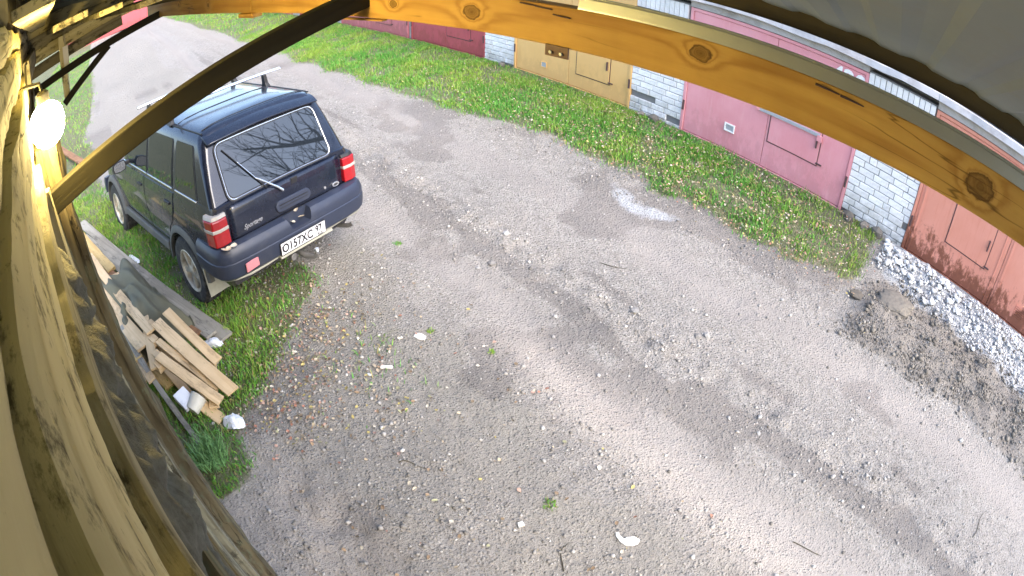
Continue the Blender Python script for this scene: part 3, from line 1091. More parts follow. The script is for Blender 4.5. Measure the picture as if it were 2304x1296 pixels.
mb = MB(); mb.tube([(cx0, cy0, cz0 + .085), (cx0, cy0 - .005, cz0 + .11), (cx0, cy0 - .05, cz0 + .12), (cx0, yw(cx0) - 0.01, cz0 + .12)], 0.006, 8); mb.build('bracket', 'black_plastic', lamp, smooth=True)
mb = MB(); mb.tube([(cx0 - .02, yw(cx0) + .03, cz0 + .12), (-1.8, yw(-1.8) + .03, 3.25), (-2.6, yw(-2.6) + .04, 3.22), (-3.9, yw(-3.9) + .04, 3.29)], 0.004, 6); mb.build('cable', 'black_plastic', lamp, smooth=True)
# ================================================================== the parked car
def car_paint():
    t = NT('car_paint')
    v = t.coords('Object')
    n = t.noise(v, 3.0, 6, 0.65)
    c = t.mix(n, (0.007, 0.010, 0.022), (0.012, 0.017, 0.034))
    d = t.ramp(t.noise(v, 9.0, 8, 0.72), [(0.42, 0.0), (0.80, 1.0)])
    c = t.mix(t.math('MULTIPLY', d, 0.07), c, (0.11, 0.11, 0.105))
    sp = t.add('ShaderNodeSeparateXYZ'); t.link(v, sp.inputs[0])
    low = t.math('MULTIPLY', t.ramp(sp.outputs[2], [(0.40, 1.0), (0.95, 0.0)]), t.ramp(t.noise(v, 5.0, 7, 0.7), [(0.30, 0.0), (0.65, 1.0)]))
    c = t.mix(t.math('MULTIPLY', low, 0.5), c, (0.16, 0.145, 0.115))
    t.color(c)
    t.set(rough=t.math('ADD', t.math('MULTIPLY', d, 0.15), 0.22), metal=0.25, coat=0.7, coatr=0.06, spec=0.3)
    return t.m


car_paint()
plain('bumper_grey', (0.022, 0.029, 0.052), 0.42, 0, 0.2, 7, 0.15, (0.048, 0.052, 0.066))
plain('cladding', (0.075, 0.075, 0.070), 0.6, 0, 0.25, 8, 0.2, (0.13, 0.12, 0.10))
plain('trim_black', (0.012, 0.012, 0.014), 0.5, 0, 0.2, 20)
plain('rubber', (0.022, 0.021, 0.020), 0.85, 0, 0.3, 24, 0.5, (0.10, 0.09, 0.075))
plain('alloy', (0.52, 0.47, 0.38), 0.42, 0.55, 0.25, 18, 0.1, (0.20, 0.15, 0.10))
plain('chrome', (0.72, 0.74, 0.78), 0.22, 0.9, 0.08, 12)
plain('red_lens', (0.27, 0.006, 0.010), 0.16, 0, 0.25, 40, 0, None, 'Object', 0.6, 0.6)
plain('pink_reflector', (0.55, 0.20, 0.22), 0.3, 0, 0.2, 90, 0.3)
plain('clear_lens', (0.36, 0.33, 0.30), 0.2, 0, 0.25, 60, 0.2)
plain('plate_white', (0.78, 0.78, 0.80), 0.4, 0, 0.08, 30)
plain('plate_ink', (0.012, 0.012, 0.015), 0.5, 0, 0.1, 30)
plain('hitch_steel', (0.16, 0.155, 0.15), 0.6, 0.4, 0.4, 30, 0.4)
plain('lip_cream', (0.34, 0.33, 0.27), 0.6, 0, 0.25, 14, 0.2)


def glass_material():
    t = NT('tinted_glass')
    t.color((0.012, 0.016, 0.022)); t.set(rough=0.015, spec=0.5, ior=1.8)
    return t.m


glass_material()
CAR = empty('parked_car', (0, 0, 0), None, False)
CAR.matrix_basis = Matrix.Translation((-5.272, 1.145, -0.010)) @ Matrix.Rotation(3.402, 4, 'Z') @ Matrix.Rotation(0.0459, 4, 'X') @ Matrix.Rotation(0.0175, 4, 'Y')
tag(CAR, 'dark blue off-road wagon with roof bars parked beside the plank pile', 'car')
LV = [0.42, 0.55, 0.72, 0.92, 1.10, 1.20]
HW = [0.735, 0.80, 0.826, 0.836, 0.816, 0.786]
side_y = lambda z: float(np.interp(z, LV, HW))


def station(x, wmul, wsub, ztop, dx=None):
    pts = []
    for i, (z, w) in enumerate(zip(LV, HW)):
        zz = LV[0] + (z - LV[0]) * (ztop - LV[0]) / (1.20 - LV[0])
        pts.append((x + (dx[i] if dx else 0), w * wmul - wsub, zz))
    L = pts
    cr = 0.018
    top = [(L[-1][0], L[-1][1] * 0.6, L[-1][2] + cr), (L[-1][0], 0.0, L[-1][2] + cr * 1.5), (L[-1][0], -L[-1][1] * 0.6, L[-1][2] + cr)]
    R = [(p[0], -p[1], p[2]) for p in reversed(pts)]
    return L + top + R


DXR = [0.06, 0.02, 0.0, 0.0, 0.03, 0.065]
rings = [station(-0.828, 1, 0.055, 1.19, DXR), station(-0.805, 1, 0.022, 1.2, DXR), station(-0.74, 1, 0.006, 1.2, [k * .8 for k in DXR]), station(-0.5, 1, 0, 1.2), station(0.0, 1, 0, 1.2), station(0.9, 1, 0, 1.2), station(1.7, 1, 0, 1.2),
         station(1.98, 1, 0.002, 1.195), station(2.16, 1, 0.006, 1.135), station(2.6, 1, 0.016, 1.105), station(3.05, 1, 0.05, 1.055), station(3.28, 1, 0.10, 0.99), station(3.37, 1, 0.17, 0.90)]
mb = MB(); mb.loft(rings)
body = mb.build('body', 'car_paint', CAR, smooth=True, angle=32)


def cutter(x, r, y0, y1):
    c = MB(); M = Matrix.Translation((x, y0, 0.36)) @ Matrix.Rotation(-math.pi / 2, 4, 'X')
    c.lathe([(r, 0), (r, y1 - y0)], 40, M, True)
    o = c.build('cut', 'trim_black', None)
    o.matrix_basis = CAR.matrix_basis.copy()
    return o


bpy.context.view_layer.update()
boolean(body, [cutter(wx, 0.425, y0, y1) for wx in (0.0, 2.65) for y0, y1 in ((0.42, 1.2), (-1.2, -0.42))])
body.data.polygons.foreach_set('use_smooth', [True] * len(body.data.polygons))
try:
    body.data.set_sharp_from_angle(angle=math.radians(32))
except Exception:
    pass
mb = MB(); mb.box((1.3, 0, 0.50), (3.9, 0.86, 0.30)); mb.build('underbody', 'trim_black', CAR, 0.05)
rear_x = lambda z: -0.78 + (z - 1.15) * 0.5185


def gh_ring(z, xr, xf, w, r):
    out = []
    for cx, cy, a0 in ((xf - r, w - r, 0), (xr + r, w - r, 90), (xr + r, -w + r, 180), (xf - r, -w + r, 270)):
        for k in range(6):
            a = math.radians(a0 + 18 * k)
            out.append((cx + r * math.cos(a), cy + r * math.sin(a), z))
    return out


GH = [(1.188, rear_x(1.188) + .008, 2.02, .783, .06), (1.35, rear_x(1.35) + .008, 1.79, .752, .06), (1.55, rear_x(1.55) + .008, 1.50, .708, .07), (1.68, rear_x(1.68) + .008, 1.31, .672, .08),
      (1.735, -.474, 1.21, .645, .09), (1.770, -.452, 1.12, .605, .11), (1.795, -.40, 1.0, .52, .15), (1.808, -.20, .80, .32, .2)]
mb = MB(); mb.loft([gh_ring(*g) for g in GH])
cabin = mb.build('cabin', 'car_paint', CAR, smooth=True, angle=38)
gw = lambda z: float(np.interp(z, [g[0] for g in GH], [g[3] for g in GH]))
# spoiler lip over the rear window
rg = []
for y in np.linspace(-0.625, 0.625, 15):
    e = abs(y) / 0.625
    dx = 0.03 * e ** 4
    zc = 1.765 - 0.028 * e ** 2
    rg.append([(-0.42, y, zc - .02), (-0.50 + dx, y, zc - .038), (-0.575 + dx, y, zc - .062), (-0.583 + dx, y, zc - .046), (-0.52 + dx, y, zc - .006), (-0.42, y, zc + .012)])
mb = MB(); mb.loft(rg); mb.build('roof_spoiler', 'car_paint', CAR, 0.006, smooth=True, angle=50)
# seams across the roof
for xs in (0.22, -0.36):
    pts = [(xs, y, float(np.interp(abs(y), [0, .32, .52, .605], [1.8095, 1.8085, 1.797, 1.772])) + .001) for y in np.linspace(-.58, .58, 13)]
    mb = MB(); mb.tube(pts, 0.005, 6); mb.build('roof_seam', 'trim_black', CAR, smooth=True)
for s in (1, -1):
    pts = [(x, s * 0.612, 1.768) for x in np.linspace(-.42, 1.05, 8)]
    mb = MB(); mb.tube(pts, 0.008, 6); mb.build('roof_gutter', 'trim_black', CAR, smooth=True)


def rearp(y, z, o):
    return Vector((rear_x(z) - o * 0.888, y, z + o * 0.46))


def rounded(pts, r, n=5):
    out = []
    m = len(pts)
    for i in range(m):
        p, a, b = Vector(pts[i]), Vector(pts[i - 1]), Vector(pts[(i + 1) % m])
        d1, d2 = (a - p), (b - p)
        k1, k2 = min(r / d1.length, .45), min(r / d2.length, .45)
        s, e = p + d1 * k1, p + d2 * k2
        for j in range(n + 1):
            t_ = j / n
            out.append((s * (1 - t_) ** 2 + p * 2 * t_ * (1 - t_) + e * t_ ** 2))
    return out


def panel(name, ring2d, fn, o0, o1, mat, parent=CAR, bevel=0.0):
    mb = MB(); mb.loft([[fn(p[0], p[1], o0) for p in ring2d], [fn(p[0], p[1], o1) for p in ring2d]])
    return mb.build(name, mat, parent, bevel)


gl = [(0.575, 1.205), (0.548, 1.642), (-0.548, 1.642), (-0.575, 1.205)]
seal = rounded([(0.602, 1.178), (0.572, 1.668), (-0.572, 1.668), (-0.602, 1.178)], 0.09)
rw_ = panel('rear_window', rounded(gl, 0.07), rearp, 0.0, 0.016, 'tinted_glass')
panel('window_seal', seal, rearp, -0.004, 0.011, 'trim_black', rw_)
mb = MB()
sl_ = [rearp(p[0], p[1], 0.013) for p in rounded([(0.588, 1.192), (0.560, 1.655), (-0.560, 1.655), (-0.588, 1.192)], 0.08)]
mb.tube(sl_ + [sl_[0]], 0.0035, 5, False); mb.build('window_trim', 'chrome', rw_, smooth=True)
# tailgate skin
tail_x = lambda z: float(np.interp(z, [.86, .92, 1.10, 1.17], [-.834, -.834, -.806, -.788]))
P = []
for z in np.linspace(0.865, 1.165, 9):
    P.append([(tail_x(z) - 0.004 + 0.018 * (abs(y) / .64) ** 6, y, z) for y in np.linspace(-.645, .645, 17)])
mb = MB(); mb.grid(P); tg = mb.build('tailgate', 'car_paint', CAR, smooth=True, fix=False)
so = tg.modifiers.new('t', 'SOLIDIFY'); so.thickness = 0.012; so.offset = 0
tailp = lambda y, z, o: Vector((tail_x(z) - 0.006 - o, y, z))
hs = [(-0.04 + 0.150 * sx + 0.05 * math.cos(a), 0.965 + 0.05 * math.sin(a) + 0.006 * 0) for sx, a0 in ((1, -90), (-1, 90)) for a in [math.radians(a0 + 18 * k) for k in range(11)]]
th = panel('tailgate_handle', hs, tailp, 0.0, 0.022, 'bumper_grey', tg, 0.005)
for dz in (-0.014, 0.014):
    mb = MB(); mb.box((tail_x(.965) - 0.030, -0.04, 0.965 + dz), (0.006, 0.33, 0.006)); mb.build('handle_groove', 'trim_black', th)
TF = Matrix(((0, 0, -1, 0), (-1, 0, 0, 0), (0, 1, 0, 0), (0, 0, 0, 1)))


def rear_text(name, body_, size, y, z, x, mat, parent, squash=1.0, shear=0.0, bold=0.0):
    me = text_mesh(body_, size, 0.0010, squash, shear, bold)
    o = put(name, me, mat, None)
    attach(o, parent, Matrix.Translation((x, y, z)) @ TF)
    return o


rear_text('model_script', 'Sportage', 0.062, 0.425, 0.946, tail_x(.946) - 0.0135, 'chrome', tg, 0.92, 0.35, 0.0015)
ov = [(-0.549 + 0.042 * math.cos(a), 0.915 + 0.024 * math.sin(a)) for a in [2 * math.pi * k / 20 for k in range(20)]]
em_ = panel('emblem', ov, tailp, 0.004, 0.012, 'chrome', tg, 0.001)
rear_text('emblem_letters', 'KIA', 0.026, -0.549, 0.915, tail_x(.915) - 0.0195, 'plate_ink', em_, 1.0, 0, 0.001)
panel('lock', [(-0.418 + 0.013 * math.cos(a), 0.928 + 0.013 * math.sin(a)) for a in [2 * math.pi * k / 14 for k in range(14)]], tailp, 0.004, 0.010, 'chrome', tg)
mb = MB(); mb.box((tail_x(1.13) - 0.012, -0.096, 1.13), (0.012, 0.07, 0.06)); mb.build('washer_nozzle', 'trim_black', tg, 0.006)
# wiper
wp = MB(); wp.tube([rearp(0.055, 1.085, 0.03), rearp(0.10, 1.125, 0.045), rearp(0.245, 1.245, 0.040), rearp(0.275, 1.268, 0.034)], [0.013, 0.010, 0.007, 0.006], 8)
wp = wp.build('wiper_arm', 'chrome', CAR, smooth=True)
mb = MB(); mb.tube([rearp(0.20, 1.165, 0.028), rearp(0.275, 1.27, 0.030), rearp(0.50, 1.59, 0.026)], 0.006, 6); mb.build('wiper_blade', 'trim_black', wp, smooth=True)
mb = MB(); mb.tube([rearp(0.275, 1.268, 0.036), rearp(0.40, 1.45, 0.036)], 0.004, 6); mb.build('blade_spine', 'chrome', wp, smooth=True)


def side_panel(name, rows, s, off, mat, fn, cols_=2, parent=CAR, th=0.004):
    """rows: (z, x_rear, x_front); a sheet that follows the car's side, proud by off"""
    P = []
    for z, a, b in rows:
        P.append([(a + (b - a) * k / (cols_ - 1), s * (fn(z) + off), z) for k in range(cols_)])
    mb = MB(); mb.grid(P); o = mb.build(name, mat, parent, smooth=False, fix=False)
    m = o.modifiers.new('t', 'SOLIDIFY'); m.thickness = th; m.offset = 0
    return o


for s in (1, -1):
    zr = [1.215, 1.235, 1.3, 1.4, 1.5, 1.6, 1.65, 1.672]

    def rows(b0, b1, t0, t1, cut=0.025):
        R_ = []
        for i, z in enumerate(zr):
            f = (z - zr[0]) / (zr[-1] - zr[0])
            c = cut if i in (0, len(zr) - 1) else 0
            R_.append((z, b0 + (t0 - b0) * f + c, b1 + (t1 - b1) * f - c))
        return R_
    for nm, (b0, b1, t0, t1) in dict(quarter_window=(-.455, .055, -.335, .055), rear_door_window=(.165, .885, .165, .885), front_door_window=(.975, 1.86, .975, 1.30)).items():
        w_ = side_panel(nm, rows(b0, b1, t0, t1), s, 0.006, 'tinted_glass', gw)
        side_panel('window_seal', rows(b0 - .02, b1 + .02, t0 - .018, t1 + .018, 0.02), s, 0.0035, 'trim_black', gw, parent=w_, th=0.003)
    for nm, a, b in (('belt_moulding', .14, .93), ('belt_moulding', .96, 1.92), ('belt_moulding', -.46, .06)):
        mb = MB(); mb.box(((a + b) / 2, s * (gw(1.205) + 0.010), 1.205), (b - a, 0.014, 0.016)); mb.build(nm, 'chrome', CAR, 0.003)
    rd = side_panel('rear_door', [(.56, .46, 1.02), (.66, .41, 1.02), (.76, .33, 1.02), (.86, .20, 1.02), (.96, .14, 1.02), (1.06, .12, 1.02), (1.165, .12, 1.02)], s, 0.004, 'car_paint', side_y, 3, th=0.010)
    fd = side_panel('front_door', [(.56, 1.04, 1.98), (.66, 1.04, 1.98), (.76, 1.04, 1.99), (.86, 1.04, 2.0), (.96, 1.04, 2.0), (1.06, 1.04, 2.0), (1.165, 1.04, 1.97)], s, 0.004, 'car_paint', side_y, 3, th=0.010)
    for d_, hx in ((rd, .27), (fd, 1.20)):
        mb = MB(); mb.box((hx, s * (side_y(1.05) + 0.016), 1.05), (0.15, 0.018, 0.028)); mb.build('door_handle', 'trim_black', d_, 0.006)
    mb = MB(); mb.box((1.32, s * 0.818, 0.475), (1.62, 0.05, 0.11)); mb.build('sill_cladding', 'cladding', CAR, 0.014)
    # arch flares
    for wx in (0.0, 2.65):
        rg = []
        for k in range(19):
            a = math.radians(2 + 172 * k / 18)
            c_, n_ = math.cos(a), math.sin(a)
            yo = 0.842 - 0.012 * abs(c_)
            rg.append([(wx + .425 * c_, s * .78, .36 + .425 * n_), (wx + .425 * c_, s * (yo + .022), .36 + .425 * n_), (wx + .455 * c_, s * (yo + .020), .36 + .455 * n_), (wx + .492 * c_, s * (yo - .002), .36 + .492 * n_), (wx + .492 * c_, s * .78, .36 + .492 * n_)])
        mb = MB(); mb.loft(rg); mb.build('arch_flare', 'cladding', CAR, smooth=True, angle=40)
    # tail light
    plan = [(-.846, .672), (-.850, .765), (-.828, .832), (-.72, .852), (-.675, .848), (-.675, .72), (-.78, .672)]
    lz = lambda z, g: [(x - (g if x < -.7 else 0) + (z - .88) * .10, s * (y + (g if y > .8 else 0)), z) for x, y in plan]
    mb = MB(); mb.loft([lz(.880, 0), lz(1.118, 0)]); tl = mb.build('tail_light', 'red_lens', CAR, 0.012, 3)
    mb = MB(); mb.loft([lz(1.010, .0035), lz(1.040, .0035)]); mb.build('reversing_lens', 'clear_lens', tl, 0.004)
    mb = MB(); mb.loft([lz(1.120, -.006), lz(1.150, -.020)]); mb.build('lamp_cap', 'clear_lens' if s > 0 else 'trim_black', tl, 0.005)
    # mirror
    mb = MB(); M = Matrix.Translation((1.64, s * 0.955, 1.235))
    mb.loft([[M @ Vector((dx, s * a * sc, b * sc)) for a, b in [(.10, .0), (.085, .055), (.0, .07), (-.085, .06), (-.10, 0), (-.085, -.06), (0, -.07), (.085, -.055)]] for dx, sc in ((-.045, 1.0), (.0, 1.03), (.05, .85), (.085, .5))])
    mi = mb.build('door_mirror', 'trim_black', CAR, smooth=True, angle=50)
    mb = MB(); mb.poly([(1.593, s * (.955 + a), 1.235 + b) for a, b in [(.088, 0), (.074, .047), (0, .06), (-.074, .05), (-.088, 0), (-.074, -.05), (0, -.06), (.074, -.047)]]); mb.build('mirror_glass', 'chrome', mi)
    mb = MB(); mb.box((1.68, s * 0.83, 1.225), (0.06, 0.10, 0.05)); mb.build('mirror_arm', 'trim_black', mi, 0.01)
    # mud flap and headlight
    mb = MB(); mb.hull8([(-.455, s * .60, .26), (-.455, s * .86, .26), (-.42, s * .86, .56), (-.42, s * .60, .56)], [(-.467, s * .60, .26), (-.467, s * .86, .26), (-.432, s * .86, .56), (-.432, s * .60, .56)])
    mb.build('mud_flap', 'lip_cream', CAR, 0.004)
    mb = MB(); mb.box((3.30, s * 0.50, 0.86), (0.10, 0.26, 0.13)); mb.build('headlight', 'clear_lens', CAR, 0.02)

# bumpers
half = [(-.43, .872), (-.60, .880), (-.74, .878), (-.83, .862), (-.895, .82), (-.935, .74), (-.955, .60), (-.966, .40), (-.970, .20)]
path = half + [(-.972, 0.0)] + [(x, -y) for x, y in reversed(half)]
sec = [(-.02, .575), (.004, .60), (.014, .66), (.016, .735), (.008, .742), (.010, .80), (-.004, .842), (-.03, .868), (-.07, .874), (-.12, .874), (-.12, .575)]
rg = []
for i, (x, y) in enumerate(path):
    a, b = path[max(i - 1, 0)], path[min(i + 1, len(path) - 1)]
    tx, ty = b[0] - a[0], b[1] - a[1]
    ln = math.hypot(tx, ty); nx, ny = ty / ln, -tx / ln
    if nx * (x + 0.4) + ny * y < 0:
        nx, ny = -nx, -ny
    up = 0.0 if abs(y) < .80 else 0.0
    rg.append([(x + nx * o, y + ny * o, z + up) for o, z in sec])
mb = MB(); mb.loft(rg); bum = mb.build('rear_bumper', 'bumper_grey', CAR, smooth=True, angle=32)
nb = MB(); nb.loft([[(-1.1, .14, .9), (-1.1, .095, .772), (-1.1, -.115, .772), (-1.1, -.16, .9)], [(-.875, .14, .9), (-.875, .095, .772), (-.875, -.115, .772), (-.875, -.16, .9)]])
nb = nb.build('cut', 'trim_black', None); nb.matrix_basis = CAR.matrix_basis.copy()
bpy.context.view_layer.update()
boolean(bum, [nb])
bum.data.polygons.foreach_set('use_smooth', [True] * len(bum.data.polygons))
try:
    bum.data.set_sharp_from_angle(angle=math.radians(32))
except Exception:
    pass
for s in (1, -1):
    if s < 0:
        continue
    mb = MB(); mb.box((-.9745, s * .578, .662), (.016, .15, .085), Matrix.Rotation(s * 0.10, 3, 'Z')); mb.build('bumper_reflector', 'pink_reflector', bum, 0.006)
lipp = [(x * 0.985 + 0.02, y * 0.975) for x, y in path[2:-2]]
mb = MB(); mb.tube([(x, y, .566 + 0.012 * math.sin(y * 9)) for x, y in lipp], 0.014, 6); mb.build('bumper_lip', 'lip_cream', bum, smooth=True)
mb = MB(); mb.loft([[(3.30, y, .45), (3.46 - .10 * abs(y), y, .48), (3.48 - .12 * abs(y), y, .62), (3.40 - .10 * abs(y), y, .70), (3.25, y, .70)] for y in np.linspace(-.82, .82, 11)]); mb.build('front_bumper', 'bumper_grey', CAR, 0.01, smooth=True)
mb = MB(); mb.box((3.37, 0, .86), (.05, .62, .10)); mb.build('grille', 'trim_black', CAR, 0.01)
# number plate
mb = MB(); mb.box((-.992, .004, .650), (.008, .536, .128)); npf = mb.build('plate_frame', 'trim_black', CAR, 0.003)
mb = MB(); mb.box((-.998, .004, .650), (.005, .520, .112)); npl = mb.build('number_plate', 'plate_white', npf, 0.002)
PM = -1.0012
bd_ = MB()
oy, oz, wv = .2525, .0545, .004
for x_ in (PM - .0006,):
    o4 = [(x_, .004 + oy, .65 + oz), (x_, .004 - oy, .65 + oz), (x_, .004 - oy, .65 - oz), (x_, .004 + oy, .65 - oz)]
    i4 = [(x_, .004 + oy - wv, .65 + oz - wv), (x_, .004 - oy + wv, .65 + oz - wv), (x_, .004 - oy + wv, .65 - oz + wv), (x_, .004 + oy - wv, .65 - oz + wv)]
    bd_.add(o4 + i4, [(0, 1, 5, 4), (1, 2, 6, 5), (2, 3, 7, 6), (3, 0, 4, 7)])
bd_.build('plate_border', 'plate_ink', npf)
bd_ = MB(); bd_.box((PM, -.104, .65), (.0012, .004, .101)); bd_.build('plate_divider', 'plate_ink', npf)
rear_text('plate_number', 'O157XC', 0.112, .076, .648, PM - .0006, 'plate_ink', npf, 0.86, 0, 0.003)
rear_text('plate_region', '97', 0.082, -.176, .664, PM - .0006, 'plate_ink', npf, 0.95, 0, 0.003)
rear_text('plate_country', 'RUS', 0.034, -.190, .612, PM - .0006, 'plate_ink', npf, 1.0, 0, 0.001)
mb = MB(); mb.box((-.975, -.03, .575), (.05, .62, .022)); mb.build('plate_bracket', 'lip_cream', CAR, 0.004)
# tow hitch
mb = MB(); mb.tube([(-.80, 0.0, .47), (-.98, -.01, .455), (-1.07, -.05, .46), (-1.09, -.06, .50)], [.03, .028, .022, .02], 10); mb.build('tow_hook', 'hitch_steel', CAR, smooth=True)
mb = MB(); mb.lathe([(0.0, -.027), (.018, -.02), (.027, 0), (.02, .02), (.0, .027)], 16, Matrix.Translation((-1.09, -.06, .525))); mb.build('tow_ball', 'chrome', CAR, smooth=True)
mb = MB(); mb.lathe([(0, 0), (.036, 0), (.036, .05), (.03, .055), (.03, .045), (0, .045)], 18, Matrix.Translation((-.93, .125, .505)) @ Matrix.Rotation(-math.pi / 2, 4, 'Y')); mb.build('trailer_socket', 'hitch_steel', CAR, smooth=True)
mb = MB(); mb.tube([(-.6, -.55, .40), (-.90, -.62, .46), (-.96, -.63, .50)], .022, 10); mb.build('exhaust', 'hitch_steel', CAR, smooth=True)
# roof bars
for bx, bz_, hl in ((0.36, 1.915, 0.80), (1.10, 1.925, 0.74)):
    mb = MB(); mb.loft([[(bx - .024, y, bz_), (bx - .016, y, bz_ + .014), (bx + .016, y, bz_ + .014), (bx + .024, y, bz_), (bx + .016, y, bz_ - .010), (bx - .016, y, bz_ - .010)] for y in (-hl, 0, hl)])
    rb = mb.build('roof_bar', 'chrome', CAR, smooth=True, angle=30)
    for s in (1, -1):
        mb = MB(); mb.loft([[(bx - a, s * (yy - b), zz), (bx + a, s * (yy - b), zz), (bx + a, s * (yy + b), zz), (bx - a, s * (yy + b), zz)] for a, b, yy, zz in ((.055, .030, .612, 1.765), (.035, .022, .600, 1.81), (.028, .020, .585, bz_ - .012))])
        mb.build('bar_foot', 'trim_black', rb, 0.006)


def wheel(x, s):
    hub = Matrix.Translation((x, s * 0.74, 0.362)) @ Matrix.Rotation(-s * math.pi / 2, 4, 'X')
    mb = MB(); mb.lathe([(0, -.10), (.17, -.10), (.17, -.03), (.06, -.02), (0, -.02)], 24, hub); w = mb.build('wheel', 'trim_black', CAR, smooth=True)
    mb = MB(); prof = [(.225, -.12), (.30, -.125), (.340, -.115), (.356, -.09), (.360, -.05), (.360, .05), (.356, .082), (.338, .104), (.295, .112), (.232, .100), (.222, .085), (.218, -.11)]
    mb.lathe(prof + [prof[0]], 48, hub); ty = mb.build('tyre', 'rubber', w, smooth=True, angle=35)
    tr_ = MB()
    for k in range(44):
        a = 2 * math.pi * k / 44
        for j, off_ in ((-.055, 0), (0, .5), (.055, 0)):
            aa = a + off_ * 2 * math.pi / 44
            R_ = hub @ Matrix.Rotation(aa, 4, 'Z')
            pts = [R_ @ Vector((.362 + h, t1, j + z1)) for h in (-.004, .007) for t1, z1 in ((-.015, -.02), (.015, -.024), (.015, .02), (-.015, .024))]
            tr_.add(pts, [(3, 2, 1, 0), (4, 5, 6, 7), (0, 1, 5, 4), (1, 2, 6, 5), (2, 3, 7, 6), (3, 0, 4, 7)])
    o = tr_.build('tread', 'rubber', w); o['kind'] = 'stuff'
    mb = MB(); mb.lathe([(.222, .088), (.232, .098), (.224, .104), (.208, .092), (.200, .03), (.19, -.05)], 40, hub)
    for k in range(5):
        R_ = hub @ Matrix.Rotation(2 * math.pi * k / 5 + 0.3, 4, 'Z')
        mb.hull8([R_ @ Vector(p) for p in ((.04, -.026, .045), (.04, .026, .045), (.04, .022, .085), (.04, -.022, .085))], [R_ @ Vector(p) for p in ((.212, -.034, .050), (.212, .034, .050), (.212, .028, .083), (.212, -.028, .083))])
    mb.lathe([(0, .095), (.035, .093), (.052, .084), (.056, .045), (0, .045)], 20, hub)
    mb.build('rim', 'alloy', w, smooth=True, angle=35)


for x in (0.0, 2.65):
    for s in (1, -1):
        wheel(x, s)
# ================================================================== the pile beside the shed
wood('wood_pale', (0.74, 0.56, 0.34), (0.55, 0.385, 0.21), 1.0, (), 0.7, 0.35, ((0.24, 0.17, 0.10), 0.5))
wood('wood_yellow', (0.64, 0.48, 0.22), (0.44, 0.29, 0.11), 1.0, (), 0.7, 0.35, ((0.20, 0.13, 0.06), 0.5))
wood('wood_silver', (0.38, 0.36, 0.31), (0.22, 0.20, 0.165), 1.0, (), 0.9, 0.5, ((0.10, 0.095, 0.085), 0.7))
wood('wood_reddish', (0.33, 0.185, 0.10), (0.20, 0.10, 0.05), 1.0, (), 0.8, 0.4, ((0.08, 0.05, 0.03), 0.6))
pal = empty('pallet', (-4.0, -0.1, 0.1))
tag(pal, 'broken pale wooden pallet tilted on the pile of planks', 'pallet')
# top slats
for k, (a, b, w) in enumerate([((-4.56, -0.055, .415), (-3.84, .235, .205), .10), ((-4.50, -0.195, .400), (-3.47, .235, .165), .125), ((-4.07, -0.285, .365), (-3.45, .100, .150), .10), ((-4.30, -0.24, .345), (-3.60, .130, .150), .07)]):
    plank('slat', a, b, w, 0.022, 'wood_pale', pal, UP, 0.003, 8, 40 + k, bevel=0.002)
for k, (a, b) in enumerate([((-4.72, -0.30, .36), (-4.00, -0.36, .31)), ((-3.92, 0.18, .16), (-3.46, 0.02, .11))]):
    plank('bearer', a, b, 0.09, 0.022, 'wood_pale', pal, UP, 0.003, 6, 50 + k, bevel=0.002)
for k, t_ in enumerate((0.08, 0.42, 0.75, 0.95)):
    p = Vector((-4.66, -0.27, .350)).lerp(Vector((-4.03, -0.33, .300)), t_)
    plank('block', p, p + Vector((0.085, 0.035, -0.012)), 0.075, 0.07, 'wood_pale', pal, UP, 0.002, 2, 60 + k, bevel=0.003)
for k, (a, b) in enumerate([((-4.68, -0.33, .24), (-3.62, 0.02, .10)), ((-4.50, -0.36, .22), (-3.55, -0.10, .08))]):
    plank('slat', a, b, 0.09, 0.02, 'wood_pale', pal, UP, 0.003, 6, 70 + k, bevel=0.002)

